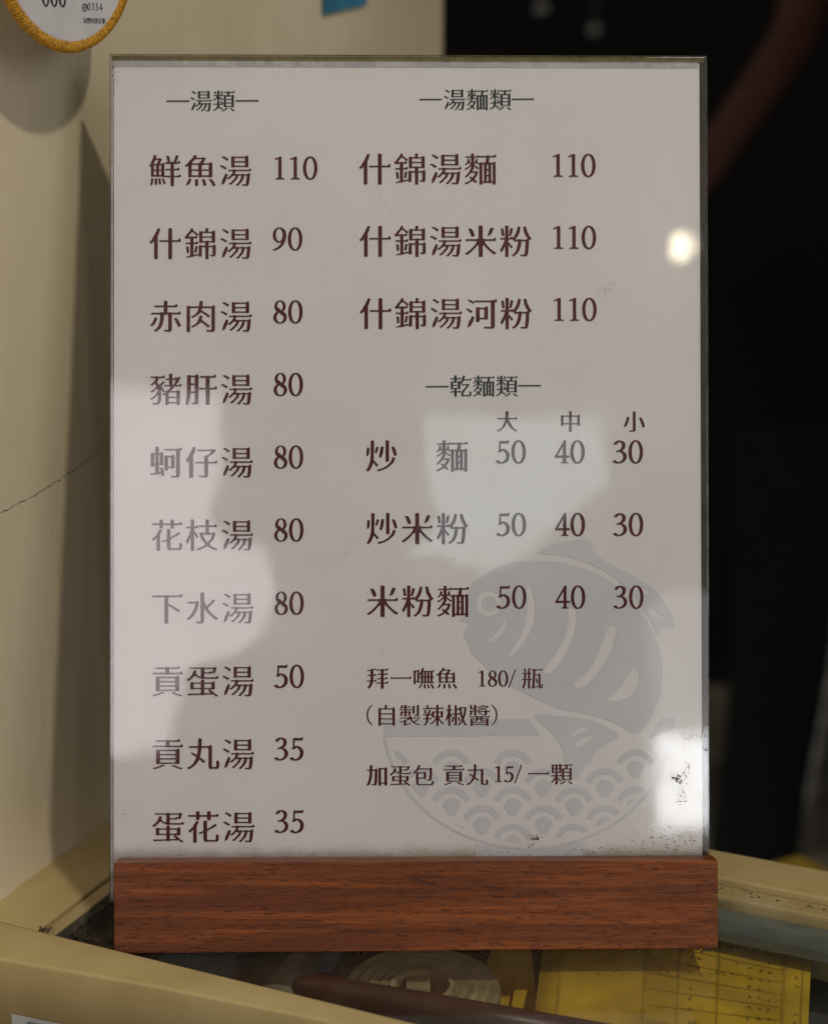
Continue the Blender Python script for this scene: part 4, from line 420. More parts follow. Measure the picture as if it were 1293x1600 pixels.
"海": (1.00, [[434,839,427,831,379,706,327,609,320,581,306,562,286,550,275,534,278,526,286,521,314,516,329,497,344,495,359,506,391,545,397,541,384,424,374,359,359,343,291,342,283,334,283,306,287,299,356,297,364,291,353,194,352,126,341,71,346,67,424,65,433,66,441,76,449,77,626,77,651,70,676,77,769,77,775,69,772,14,764,-4,749,-18,729,-22,641,-20,619,-5,611,-8,610,-14,625,-51,636,-59,766,-58,784,-65,806,-63,826,-50,843,-29,856,-1,870,59,882,74,889,77,931,78,937,86,937,111,934,118,886,121,880,129,890,269,896,291,904,297,959,298,965,309,965,334,961,341,904,343,896,349,900,504,906,521,902,551,896,564,880,586,871,591,839,564,816,562,806,552,799,550,646,550,621,561,604,562,551,550,491,550,469,562,414,563,407,569,456,651,486,658,499,667,931,668,951,686,945,721,926,750,916,756,874,719,866,715,499,716,493,724,493,764,509,796,514,819,509,824,496,822,461,839], [149,804,114,796,112,766,139,761,159,750,259,684,266,681,274,684,309,716,310,726,301,735,281,737,206,782,164,803], [601,529,611,530,641,507,806,506,810,496,805,396,802,361,796,346,784,342,691,344,688,351,689,368,709,379,713,386,701,404,690,411,684,429,659,436,616,473,581,483,572,474,570,456,606,435,647,391,655,376,653,346,646,343,616,343,581,355,534,343,474,344,470,356,480,441,482,504,491,507,546,508], [96,514,62,506,58,496,59,475,91,466,156,426,199,393,211,394,247,429,247,439,239,447,216,451,144,494,106,513], [573,316,589,317,616,298,649,297,664,290,681,291,699,297,794,296,797,289,797,269,787,149,784,136,773,124,761,120,669,122,665,129,666,146,684,152,695,161,689,176,668,191,661,211,639,218,596,256,556,269,548,261,544,244,551,236,581,220,632,164,637,151,636,124,624,120,441,122,438,131,461,281,476,297,526,298], [201,302,194,294,123,109,120,19,110,-34,110,-44,114,-46,126,-24,151,-14,185,16,234,139,242,166,246,206,267,254,266,265,246,270,239,286,226,299]]),
"豐": (1.00, [[456,850,455,501,453,494,446,490,366,490,359,494,358,501,358,544,361,553,431,555,439,561,440,581,435,589,366,590,359,594,358,601,358,634,361,641,419,643,424,647,425,656,424,674,420,679,366,680,359,684,359,728,366,732,430,734,435,744,431,766,362,769,358,776,357,816,354,823,299,825,290,824,286,819,285,776,281,769,219,767,212,764,210,741,215,734,276,732,284,728,283,684,276,680,225,679,221,674,220,656,221,647,226,643,281,641,285,634,285,601,283,594,276,590,210,589,205,581,206,561,214,555,281,553,285,544,285,501,283,494,276,490,201,490,194,494,192,504,195,801,186,814,114,825,104,821,102,461,106,447,184,445,197,454,209,455,276,455,299,445,349,445,371,455,446,455,469,445,536,445,559,455,631,455,654,445,704,445,726,455,799,455,819,445,889,445,898,449,900,774,904,794,896,813,819,825,808,819,807,501,806,494,799,490,721,490,714,494,713,501,713,544,716,553,786,555,794,561,795,581,790,589,721,590,714,594,713,601,713,634,716,641,774,643,779,647,780,656,779,674,775,679,721,680,714,684,714,728,721,732,785,734,790,741,788,764,781,767,716,769,713,776,712,819,708,824,699,825,644,823,640,816,640,776,635,769,566,766,563,744,567,734,631,732,639,728,638,684,631,680,577,679,573,674,572,656,574,647,579,643,636,641,640,634,640,601,638,594,631,590,562,589,558,581,558,561,566,555,636,553,640,544,640,501,638,494,631,490,554,490,547,494,545,504,545,799,548,826,539,839], [904,422,867,389,856,385,84,385,74,380,73,359,76,352,86,350,934,350,942,359,936,393,916,421], [804,321,771,294,746,292,729,285,281,285,256,292,177,291,172,279,174,110,189,105,259,105,276,112,291,110,277,99,276,94,299,60,312,-4,301,-10,64,-10,56,-16,56,-40,69,-45,301,-45,309,-47,317,-56,329,-58,356,-57,394,-45,611,-45,654,-57,671,-58,683,-56,691,-47,699,-45,952,-44,956,-36,950,-4,924,31,916,29,881,-5,871,-10,699,-10,689,-5,689,5,705,34,710,56,726,74,737,94,736,99,724,110,734,112,749,105,824,105,833,106,837,111,837,284,814,316], [272,246,734,247,740,236,739,156,734,151,711,149,671,158,656,157,636,150,371,150,344,158,319,157,299,150,274,151,269,155,268,164,268,236], [365,111,639,112,646,110,649,104,631,64,627,39,605,11,611,-4,607,-9,396,-10,388,-9,384,-4,397,9,398,16,383,49,381,66,363,101]]),
"特": (1.00, [[636,852,630,846,630,731,626,722,454,720,447,716,445,709,445,681,451,673,626,671,630,659,628,526,616,522,396,522,388,516,388,481,399,475,621,475,634,464,644,462,716,463,731,474,746,474,752,464,751,337,739,332,411,332,403,326,403,294,406,287,414,285,501,285,529,296,549,285,749,283,752,271,751,-13,746,-17,726,-20,646,-20,621,-5,615,-9,614,-14,634,-64,639,-69,746,-67,759,-74,786,-74,814,-66,830,-56,840,-41,847,-14,849,280,859,285,949,286,964,306,958,344,934,374,923,371,884,334,859,333,849,336,848,469,859,475,955,476,970,496,967,526,946,559,936,564,884,523,854,523,844,533,834,535,761,535,746,523,729,524,725,536,727,669,736,672,909,673,924,691,919,726,899,756,891,761,841,721,730,721,725,734,725,801,729,821,724,836], [204,849,200,841,199,626,194,621,181,620,166,621,161,626,160,751,111,762,87,759,58,539,57,481,39,426,44,419,56,417,68,401,81,393,99,390,109,394,124,441,148,554,166,572,191,572,199,568,199,305,136,266,99,254,65,231,60,224,69,220,111,221,189,244,199,242,201,-76,211,-82,286,-82,293,-79,295,-71,296,274,304,281,366,302,384,300,388,314,384,346,376,354,306,334,296,337,295,564,304,572,376,574,380,581,380,611,371,620,304,620,296,626,295,796,301,816,296,832,289,837], [486,222,476,214,472,194,494,179,509,161,555,96,575,59,584,56,609,75,629,77,636,81,639,91,631,106,613,121,582,166,535,216,524,222,501,218]]),
"選": (1.00, [[566,826,531,798,506,790,406,790,381,798,321,797,312,794,310,556,316,531,330,514,364,502,389,503,406,510,546,510,571,514,586,521,609,544,617,571,614,581,594,579,566,592,561,589,554,554,541,546,409,545,399,548,396,554,395,624,401,634,501,635,529,630,589,630,598,634,600,789,576,822], [891,827,861,798,834,790,731,790,706,798,644,797,634,794,633,571,640,534,656,514,691,502,714,503,731,510,881,510,914,516,930,526,942,541,951,559,953,584,931,581,904,595,897,589,890,556,876,546,736,545,726,547,721,554,720,624,726,634,829,635,856,630,919,630,928,634,929,789,904,824,899,828], [131,782,86,778,79,764,77,749,84,742,101,737,122,716,182,649,211,607,221,606,244,626,274,637,277,646,266,663,248,674,215,714,160,764,141,779], [400,751,509,751,512,741,511,676,499,672,399,674,395,684,395,739], [725,751,836,751,840,741,838,676,826,672,724,674,720,684,720,739], [229,484,199,458,172,454,161,443,66,442,56,436,55,406,60,399,159,397,166,394,167,386,167,76,161,67,116,40,90,19,74,-34,74,-46,81,-46,96,-28,169,8,195,11,234,31,264,34,334,-4,384,-25,481,-45,546,-50,714,-50,924,-42,945,-36,963,11,961,20,951,19,941,10,929,6,811,-2,666,-8,516,-5,439,6,379,23,269,82,262,96,262,446,239,479], [461,484,455,476,455,414,451,404,339,402,332,399,330,391,331,371,336,366,444,365,453,361,453,254,444,250,296,249,290,241,294,217,444,215,464,203,531,202,543,204,556,215,671,216,724,232,761,215,949,215,960,219,955,256,929,291,919,287,879,251,791,250,780,259,780,354,784,363,901,365,920,371,915,411,891,442,881,440,841,404,786,403,780,411,780,474,776,483,694,485,685,476,685,414,681,404,556,403,548,411,547,474,544,483], [552,364,681,363,685,351,685,269,682,259,659,250,551,252,548,261,548,351], [509,184,447,141,390,109,369,99,336,96,326,91,324,84,346,66,374,55,412,71,524,142,554,154,570,169,570,176,554,184], [694,184,686,171,685,159,689,151,751,129,859,57,906,64,926,76,923,84,909,94,876,103,766,164]]),
"名": (1.00, [[389,839,381,833,357,791,354,769,349,759,275,684,231,646,166,601,121,574,94,573,74,561,76,551,119,518,129,517,156,531,249,587,361,677,439,675,459,685,704,685,712,676,712,641,709,631,659,573,596,515,549,476,491,438,481,444,469,476,444,496,406,503,339,548,319,546,291,550,279,526,280,516,291,508,321,497,392,436,397,424,395,399,374,377,351,365,306,361,241,335,234,329,230,314,224,310,94,272,71,277,59,276,51,271,52,264,69,236,89,218,221,254,231,252,232,-64,237,-76,343,-76,347,-69,349,-19,356,-15,379,-15,744,-15,752,-21,753,-69,757,-76,863,-76,868,-64,867,329,866,336,853,344,834,373,824,376,786,343,759,339,744,328,484,328,474,331,473,339,479,361,487,371,624,461,676,505,724,552,756,559,794,609,799,621,802,649,814,669,837,696,842,714,831,722,814,722,794,734,751,740,719,739,709,729,701,728,454,728,448,736,449,774,472,794,487,816,488,824,471,830,451,827,442,836,429,840], [477,284,749,283,752,271,751,34,736,30,351,32,348,44,349,278,354,282,366,282,391,279,406,273,461,273,469,274]]),
"單": (1.00, [[854,846,804,804,786,798,531,798,528,786,529,611,544,608,779,610,829,604,886,609,890,621,890,791,876,808,860,841], [436,844,389,803,374,798,121,798,118,786,119,611,134,608,474,609,478,621,477,791,463,806,444,844], [220,751,374,751,378,739,376,656,364,652,219,654,215,664,215,739], [630,751,786,751,790,739,788,656,776,652,629,654,625,664,625,739], [829,603,784,561,754,548,561,548,536,555,451,555,429,548,259,548,236,555,146,553,142,539,144,209,154,205,234,205,259,212,436,212,442,201,442,126,439,119,431,118,66,117,58,109,59,76,71,72,436,72,442,61,443,-71,446,-78,459,-80,539,-80,548,-76,550,61,556,72,941,74,955,89,952,114,932,164,924,173,854,118,564,118,555,119,551,124,550,201,556,212,751,212,776,205,856,205,866,209,867,546,852,561], [252,501,438,501,442,491,441,407,429,402,252,404,248,411,248,434,248,494], [555,501,758,501,762,491,761,407,749,402,555,404,550,411,550,434,550,494], [252,356,438,356,442,346,441,262,429,258,252,259,248,266,248,289,248,349], [555,356,758,356,762,346,761,262,749,258,555,259,550,266,550,289,550,349]]),
"0": (0.48, [[216,717,174,707,129,680,99,649,64,594,38,529,25,476,15,394,15,306,25,224,38,171,64,106,99,51,131,19,174,-7,219,-17,259,-17,306,-7,351,20,381,51,416,106,442,171,455,224,465,306,465,394,455,476,442,529,416,594,381,649,349,681,306,707,261,717], [235,671,255,669,281,652,302,629,321,596,350,506,360,449,365,386,365,311,360,251,349,191,329,124,314,91,289,55,269,38,241,28,221,33,198,49,178,71,159,104,130,194,120,251,115,314,115,389,120,449,131,509,148,569,166,609,190,644,211,662]]),
"1": (0.48, [[244,709,101,648,90,639,90,616,96,610,111,610,196,630,203,629,205,624,205,51,201,46,114,27,110,21,110,1,113,-4,119,-5,394,-5,400,1,400,21,396,27,316,43,308,46,305,51,305,704,299,710]]),
"3": (0.48, [[184,707,136,697,93,676,68,651,36,612,34,594,41,586,64,580,106,580,126,585,146,603,189,652,216,664,259,637,274,622,284,604,292,574,287,516,268,471,249,448,216,423,166,394,126,390,104,380,98,374,98,364,109,353,131,348,221,350,262,329,291,305,316,269,329,231,332,196,324,159,297,106,262,71,211,41,171,30,159,31,131,50,114,80,86,90,51,87,8,71,3,64,4,54,39,18,81,-2,124,-10,201,-10,239,-5,281,6,329,28,380,66,404,96,427,141,437,191,437,226,432,251,419,284,404,309,369,344,295,386,355,434,372,456,387,489,398,546,397,589,387,621,359,657,329,679,294,697,244,707]]),
"4": (0.48, [[304,715,293,704,37,251,29,240,11,234,10,176,13,171,19,170,261,169,265,161,264,44,259,38,204,25,200,19,201,-2,209,-5,424,-5,430,1,430,19,426,25,366,38,361,44,360,164,366,170,467,171,470,231,464,237,369,238,361,241,360,709,354,715], [260,519,264,519,265,509,264,241,256,238,100,239,99,244,108,261]]),
"5": (0.48, [[396,714,369,693,129,692,123,691,116,683,107,409,102,399,74,374,74,356,84,348,106,343,156,345,172,351,221,394,236,390,265,371,307,324,322,294,329,269,332,219,324,169,302,114,266,73,216,39,186,30,159,31,134,50,126,69,115,81,91,90,69,90,11,72,8,64,10,49,41,20,73,-1,96,-9,134,-15,211,-15,269,-4,319,17,356,43,392,79,413,111,435,186,437,261,432,291,419,324,395,361,375,384,344,409,299,432,254,442,214,445,159,437,155,444,164,612,171,615,406,616,414,629,435,709,429,715]]),
"8": (0.48, [[211,714,169,702,124,672,93,634,76,596,65,544,65,501,73,461,103,401,143,361,100,331,58,284,43,254,33,221,30,159,41,114,57,79,73,56,103,26,131,8,174,-9,219,-17,261,-17,306,-9,349,8,379,28,407,56,424,81,444,129,450,159,450,201,437,254,417,291,379,332,337,361,377,401,407,461,415,501,415,546,401,606,387,634,365,664,326,694,306,704,266,715], [235,681,244,682,266,672,296,642,314,606,327,551,327,509,317,461,297,419,276,398,206,472,189,480,160,481,153,509,155,566,173,624,203,664], [210,329,219,329,294,248,311,240,341,238,352,189,344,124,322,74,289,38,261,23,241,19,219,23,199,33,166,63,141,109,128,169,133,221,151,269,176,305]]),
"9": (0.48, [[211,717,181,712,139,694,96,662,66,624,46,586,30,536,25,499,28,429,38,384,58,339,80,306,116,271,144,253,181,238,219,232,284,237,287,231,240,161,184,105,136,72,25,19,22,9,25,-1,49,-12,89,-12,111,-6,224,48,289,98,332,144,374,204,412,286,435,364,445,449,445,504,432,566,404,624,374,662,321,699,274,715], [220,681,244,677,262,666,282,646,299,621,319,574,332,501,332,456,327,419,307,354,284,316,265,296,249,286,226,278,205,284,186,295,168,314,151,339,131,386,118,459,118,504,123,541,142,604,166,644,182,661,199,673]]),
"/": (0.34, [[294,765,288,759,271,714,-2,-31,-10,-56,-6,-64,34,-65,42,-59,332,731,340,756,337,764]]),
"(": (0.32, [[286,797,224,757,171,707,133,656,103,601,78,539,60,469,50,389,50,314,60,231,78,161,103,99,133,44,170,-6,211,-47,276,-92,289,-97,301,-98,309,-94,309,-76,255,-34,223,1,188,49,159,101,141,146,121,214,105,324,105,379,113,446,126,506,141,554,169,619,211,684,255,734,309,776,307,796]]),
")": (0.32, [[14,797,10,791,11,776,65,734,97,699,132,651,159,601,179,554,199,486,215,376,215,321,207,254,194,194,179,146,151,81,109,16,65,-34,11,-76,11,-95,26,-98,61,-82,111,-45,160,6,204,74,239,154,260,231,270,311,270,386,260,469,242,539,217,601,187,656,150,706,109,747,40,794]]),
}
# emblem outlines in hundredths of a millimetre
EMBLEM = [
[6212,11617,5941,11597,5671,11562,5448,11513,5237,11443,5072,11374,4825,11245,4714,11161,4704,11137,4717,11114,4743,11100,4825,11085,5071,11084,5130,11072,5306,11072,5423,11059,5963,10938,6163,10879,6561,10737,6796,10638,7066,10502,7453,10255,7675,10082,7986,9783,8149,9595,8472,9188,8720,8832,8896,8527,9019,8199,9051,8152,9068,8145,9079,8152,9113,8257,9157,8327,9245,8388,9327,8423,9386,8437,9504,8437,9565,8420,9656,8346,9679,8349,9697,8431,9671,8607,9601,8818,9474,9100,9380,9264,9213,9502,9155,9575,8973,9757,8686,9983,8252,10265,7395,10696,7126,10849,6926,10987,6792,11122,6684,11286,6663,11368,6682,11520,6658,11567,6634,11585,6588,11605,6505,11619],
[4332,10847,4050,10827,3792,10793,3522,10732,3287,10650,3082,10555,2865,10429,2536,10191,2348,10091,2276,10018,2217,9890,2162,9679,2014,9212,2022,8826,2000,8802,1781,8686,1786,8674,1818,8660,2099,8570,2127,8545,2135,8416,1966,8194,1962,8171,2170,7749,2224,7539,2270,7445,2349,7351,2506,7239,2857,6888,2974,6783,3169,6624,3336,6504,3629,6316,3991,6105,4635,5775,5221,5505,5432,5434,5713,5372,6229,5286,6557,5212,7038,5082,7342,4964,7753,4774,7870,4705,8127,4524,8198,4497,8268,4496,8374,4534,8521,4665,8647,4828,8801,5062,8954,5354,9061,5611,9132,5821,9207,6149,9243,6465,9245,6711,9257,6781,9246,6886,9246,7074,9222,7284,9185,7472,9115,7730,9022,7976,8848,8340,8730,8539,8342,9082,7973,9537,7733,9777,7526,9948,7323,10092,7006,10280,6725,10421,6408,10550,6127,10645,5786,10730,5458,10789,5059,10837,4942,10838,4871,10850],
[4302,10061,4318,10071,4344,10049,4448,9814,4507,9639,4567,9381,4590,9229,4602,8995,4578,8772,4551,8644,4504,8480,4422,8281,4315,8083,4174,7861,4059,7709,3883,7522,3725,7392,3666,7357,3631,7355,3616,7371,3618,7418,3904,7838,4075,8165,4152,8352,4246,8668,4285,8878,4309,9089,4317,9288,4309,9440,4287,9604,4289,10014],
[7991,9982,8004,9993,8063,9987,8392,9890,8744,9749,8802,9711,8810,9687,8791,9668,8732,9648,8626,9647,8415,9710,8262,9779,8145,9851,8004,9954],
[2857,9760,2899,9765,2992,9752,3074,9726,3215,9635,3299,9524,3334,9454,3360,9349,3359,9243,3345,9173,3260,9006,3190,8935,3107,8879,2955,8830,2838,8830,2768,8845,2662,8891,2592,8936,2540,8988,2487,9064,2438,9187,2424,9257,2436,9398,2462,9480,2509,9561,2558,9623,2687,9715,2746,9739],
[2839,9539,2781,9516,2734,9484,2673,9409,2636,9280,2649,9198,2710,9090,2768,9044,2862,9006,2979,9008,3064,9045,3146,9127,3183,9221,3181,9338,3144,9423,3062,9504,2968,9542],
[5827,9144,5911,9146,5993,9111,6063,9066,6112,8991,6127,8897,6114,8663,6078,8417,5992,8113,5898,7833,5839,7681,5733,7470,5568,7213,5347,6921,5212,6788,5130,6738,5048,6718,4943,6733,4896,6759,4882,6783,4882,6806,4917,6876,5334,7425,5581,7845,5687,8079,5746,8278,5785,8488,5810,8699,5810,8839,5788,9062,5804,9120],
[8699,9102,8801,9104,8965,9033,9258,8824,9339,8749,9348,8725,9340,8713,9305,8709,8976,8783,8882,8819,8835,8850,8751,8938,8693,9055,8691,9090],
[3492,8728,3517,8726,3534,8693,3534,8541,3522,8459,3478,8331,3381,8190,3281,8080,3082,7944,2941,7894,2871,7882,2825,7888,2821,7911,2836,7929,3082,8116,3275,8331,3343,8425,3379,8495,3456,8693],
[7406,8461,7482,8463,7520,8449,7558,8413,7581,8355,7581,8214,7542,8015,7482,7816,7371,7547,7223,7267,7116,7092,6843,6691,6730,6543,6584,6386,6419,6272,6231,6191,6137,6176,6044,6203,5984,6264,5980,6300,5996,6346,6091,6456,6373,6679,6526,6830,6694,7070,6801,7256,6953,7560,7060,7853,7139,8122,7220,8309,7259,8371,7306,8419,7365,8451],
[8213,6924,8253,6926,8288,6906,8348,6819,8398,6620,8398,6467,8382,6374,8341,6257,8276,6128,8173,5988,8112,5930,7967,5840,7873,5800,7650,5730,7474,5705,7333,5704,7239,5717,7204,5733,7196,5746,7202,5769,7275,5844,7557,6044,7680,6165,7795,6341,7920,6574,8015,6714,8100,6825,8182,6906],
[4599,5231,4552,5215,4536,5182,4581,5100,5206,4519,5381,4294,5489,4127,5594,3916,5631,3787,5667,3437,5689,3343,5682,3215,5791,3074,5874,2910,5893,2894,6104,2892,6128,2899,6220,3072,6328,3210,6340,3261,6453,3410,6481,3418,6505,3389,6528,3386,6689,3479,6684,3514,6632,3608,6633,3631,6805,3841,6952,3974,7105,4088,7317,4227,7610,4362,7648,4411,7634,4460,7564,4519,7013,4848,6802,4942,6615,5001,6275,5076,5923,5124,5407,5162,4821,5233],
[9645,5096,9457,5088,9410,5077,9257,5077,9197,5060,8901,4675,8735,4407,8711,4348,8737,4346,8855,4381,9608,4612,9665,4637,9684,4731,9686,4813,9721,5070,9703,5097],
[3637,5059,3591,5051,571,5062,489,5050,-972,5056,-1003,5050,-1012,5026,-921,4559,-924,4513,-972,4505,-984,4490,-966,4338,-920,4093,-824,3731,-673,3322,-510,2983,-251,2559,70,2141,437,1761,760,1485,1195,1178,1569,960,1919,790,2270,648,2796,483,3229,384,3731,312,4012,298,4083,286,4551,284,4609,295,4750,295,5254,351,5570,408,5828,468,6356,629,6842,827,7201,1010,7648,1288,7874,1453,8083,1622,8465,1988,8731,2299,8969,2628,9099,2838,9253,3130,9430,3550,9513,3807,9573,4041,9635,4380,9636,4462,9572,4468,9544,4450,9505,4182,9455,3959,9395,3749,9289,3446,9176,3189,9076,2990,8969,2804,8769,2501,8500,2163,8118,1773,7813,1518,7577,1347,7307,1173,7084,1045,6626,826,6297,699,6086,630,5664,515,5230,433,4703,377,4539,377,4481,366,4141,368,4083,379,3919,380,3650,406,3252,466,2819,564,2329,718,2001,848,1558,1065,1231,1259,830,1543,530,1796,234,2094,-11,2386,-265,2749,-428,3030,-614,3427,-742,3789,-838,4162,-874,4408,-856,4424,-599,4424,-529,4435,1026,4430,1108,4441,2664,4435,2746,4447,4304,4441,4374,4452,4749,4452,4762,4468,4740,4503,4352,5055],
[6280,4755,6415,4760,6497,4745,6543,4719,6523,4684,6226,4553,5992,4427,5921,4412,5874,4430,5862,4453,5872,4488,5945,4563,6157,4711,6227,4746],
[6690,4473,6754,4473,6761,4449,6747,4426,6613,4293,6460,4179,6225,4040,6143,4005,6072,4003,6037,4020,6028,4043,6033,4078,6071,4160,6132,4241,6202,4302,6273,4343,6402,4394],
[1423,3946,1236,3900,1119,3842,1037,3787,914,3666,859,3584,826,3514,844,3491,989,3408,1009,3409,1125,3572,1200,3632,1305,3690,1376,3713,1469,3728,1574,3726,1645,3712,1785,3653,1895,3568,1951,3498,1999,3416,2018,3402,2191,3497,2174,3556,2106,3661,1984,3783,1902,3839,1785,3898,1657,3936,1575,3949],
[3670,3937,3482,3891,3365,3834,3283,3778,3161,3657,3105,3575,3072,3505,3090,3482,3235,3399,3255,3400,3371,3563,3447,3623,3552,3681,3623,3704,3716,3719,3822,3718,3892,3703,4032,3644,4142,3560,4198,3489,4246,3407,4266,3393,4438,3488,4422,3547,4354,3652,4232,3775,4150,3830,4033,3889,3904,3927,3822,3940],
[8172,3920,7984,3874,7867,3816,7785,3761,7662,3639,7606,3557,7573,3487,7591,3464,7736,3381,7756,3382,7873,3545,7948,3605,8054,3663,8125,3686,8219,3701,8324,3700,8395,3685,8535,3626,8646,3542,8702,3471,8750,3389,8769,3375,8942,3470,8926,3529,8858,3634,8735,3757,8653,3813,8536,3872,8407,3910,8325,3923],
[-564,3932,-572,3917,-567,3881,-503,3695,-350,3577,-238,3416,-215,3413,-55,3506,-71,3565,-133,3661,-261,3792,-343,3848,-454,3904,-529,3930],
[1457,3526,1352,3492,1270,3430,1203,3338,1183,3280,1183,3245,1295,3092,1386,2919,1409,2911,1620,2912,1639,2928,1723,3091,1832,3230,1833,3289,1796,3374,1691,3478,1644,3502,1551,3528],
[3704,3517,3599,3483,3516,3421,3449,3329,3429,3270,3429,3235,3541,3083,3632,2910,3656,2902,3867,2903,3886,2918,3970,3081,4079,3221,4080,3279,4043,3365,3938,3469,3891,3493,3798,3519],
[8206,3499,8100,3465,8018,3403,7951,3311,7931,3252,7931,3217,8043,3065,8134,2891,8157,2883,8369,2884,8388,2900,8472,3063,8582,3203,8583,3261,8546,3347,8441,3451,8394,3475,8300,3501],
[5414,3450,5423,3426,5496,3388,5516,3402,5531,3437,5508,3454],
[299,3274,112,3228,7,3176,-87,3115,-180,3022,-189,3005,-183,2982,-76,2820,-56,2830,6,2904,112,2983,252,3040,346,3055,451,3054,521,3039,661,2981,771,2896,827,2826,875,2744,894,2730,1066,2825,1050,2883,982,2989,860,3111,778,3167,661,3225,533,3264,451,3276],
[2545,3264,2357,3219,2240,3161,2158,3106,2036,2984,1980,2903,1947,2833,1965,2810,2111,2726,2130,2727,2246,2890,2322,2951,2427,3008,2497,3031,2591,3046,2696,3045,2766,3030,2907,2971,3017,2887,3073,2817,3121,2735,3140,2720,3313,2816,3296,2874,3228,2979,3106,3102,3024,3158,2907,3216,2779,3255,2697,3267],
[4793,3255,4605,3209,4488,3152,4406,3096,4283,2975,4227,2894,4194,2824,4212,2800,4358,2717,4377,2718,4494,2881,4569,2941,4675,2999,4745,3022,4839,3037,4944,3036,5015,3021,5155,2962,5265,2878,5321,2807,5369,2725,5389,2711,5561,2806,5545,2865,5477,2970,5355,3093,5273,3149,5156,3207,5027,3246,4945,3258],
[7044,3246,6856,3200,6738,3143,6656,3087,6533,2966,6477,2884,6444,2814,6462,2791,6608,2707,6628,2708,6744,2871,6820,2932,6926,2990,6996,3013,7090,3028,7196,3026,7266,3012,7406,2953,7517,2868,7573,2798,7621,2716,7640,2701,7813,2797,7796,2855,7728,2961,7606,3083,7524,3139,7407,3198,7278,3236,7196,3249],
[8839,3005,8786,2956,8730,2875,8697,2805,8709,2788,8733,2793,8829,2945,8853,3003],
[334,2854,228,2820,147,2759,97,2701,74,2654,64,2608,164,2467,344,2252,379,2239,496,2240,516,2256,599,2419,708,2558,709,2617,672,2702,567,2806,520,2829,427,2856],
[2579,2844,2473,2811,2391,2749,2324,2656,2304,2598,2304,2563,2416,2411,2507,2237,2531,2230,2741,2230,2761,2246,2845,2409,2954,2549,2955,2607,2918,2692,2813,2797,2766,2820,2672,2847],
[4827,2835,4721,2801,4639,2740,4572,2647,4552,2589,4552,2554,4664,2401,4755,2228,4778,2220,4989,2221,5009,2236,5093,2400,5202,2539,5203,2598,5166,2683,5061,2787,5014,2811,4921,2837],
[7078,2825,6972,2792,6890,2730,6822,2637,6802,2579,6802,2544,6914,2392,7005,2218,7029,2210,7240,2211,7260,2227,7344,2390,7453,2530,7454,2588,7417,2673,7312,2778,7265,2801,7171,2828],
[1420,2592,1233,2546,1116,2489,1034,2434,912,2312,856,2231,823,2161,841,2138,987,2055,1006,2056,1122,2218,1197,2279,1303,2336,1373,2359,1467,2374,1572,2373,1642,2358,1782,2299,1892,2215,1948,2145,1996,2063,2016,2048,2188,2144,2171,2202,2103,2307,1981,2430,1899,2486,1783,2544,1654,2582,1572,2595],
[3667,2583,3479,2537,3362,2479,3280,2424,3158,2303,3102,2221,3069,2151,3087,2128,3232,2045,3252,2046,3368,2209,3444,2269,3549,2327,3619,2350,3713,2365,3818,2363,3889,2348,4029,2290,4139,2205,4195,2135,4243,2053,4263,2038,4435,2134,4418,2192,4350,2298,4228,2420,4147,2476,4030,2535,3901,2573,3819,2586],
[5916,2573,5728,2527,5611,2470,5529,2414,5406,2293,5350,2212,5317,2142,5335,2118,5481,2035,5500,2036,5617,2199,5692,2259,5798,2317,5868,2340,5962,2355,6068,2354,6138,2339,6279,2280,6389,2195,6445,2125,6493,2043,6512,2029,6685,2124,6668,2183,6600,2288,6478,2410,6396,2466,6279,2525,6150,2563,6068,2576],
[8168,2564,7980,2518,7863,2460,7789,2411,7651,2275,7589,2179,7572,2120,7744,2023,7764,2038,7812,2119,7873,2194,7944,2249,8026,2296,8191,2344,8308,2345,8367,2333,8402,2345,8520,2487,8522,2513,8461,2539,8332,2566],
[1454,2172,1349,2139,1267,2077,1200,1985,1180,1926,1180,1891,1292,1739,1383,1566,1407,1558,1617,1559,1637,1575,1720,1737,1829,1877,1830,1935,1793,2020,1688,2125,1642,2148,1548,2175],
[3701,2162,3595,2129,3513,2067,3446,1975,3426,1917,3426,1882,3538,1729,3629,1556,3653,1548,3863,1549,3883,1564,3967,1727,4076,1867,4077,1925,4040,2010,3935,2115,3888,2138,3794,2165],
[5950,2153,5844,2119,5762,2058,5695,1965,5675,1907,5675,1872,5787,1719,5878,1546,5901,1538,6112,1538,6132,1554,6216,1717,6325,1857,6326,1915,6289,2001,6184,2105,6137,2129,6044,2155],
[8155,2131,8069,2095,7973,2002,7929,1908,7931,1875,7955,1880,8037,1949,8195,2106,8202,2133],
[2542,1911,2354,1865,2237,1807,2155,1752,2033,1631,1977,1550,1944,1480,1962,1456,2108,1373,2127,1374,2243,1537,2319,1597,2424,1655,2494,1678,2588,1693,2693,1691,2763,1677,2904,1618,3014,1533,3070,1463,3118,1381,3137,1367,3309,1462,3293,1520,3225,1626,3103,1748,3021,1804,2904,1863,2776,1901,2694,1914],
[4789,1901,4602,1855,4484,1797,4402,1742,4280,1621,4224,1540,4191,1470,4209,1446,4355,1363,4374,1364,4491,1527,4566,1587,4671,1645,4742,1668,4835,1683,4941,1681,5011,1666,5152,1608,5262,1523,5318,1453,5366,1371,5385,1356,5558,1452,5541,1510,5473,1616,5351,1738,5269,1794,5152,1853,5023,1891,4942,1904],
[7040,1891,6852,1845,6734,1787,6661,1739,6523,1602,6461,1506,6444,1448,6616,1351,6636,1365,6684,1447,6740,1516,6812,1575,6921,1635,7062,1672,7180,1672,7262,1656,7379,1610,7484,1534,7508,1528,7640,1618,7664,1641,7664,1664,7608,1723,7520,1784,7408,1841,7204,1893],
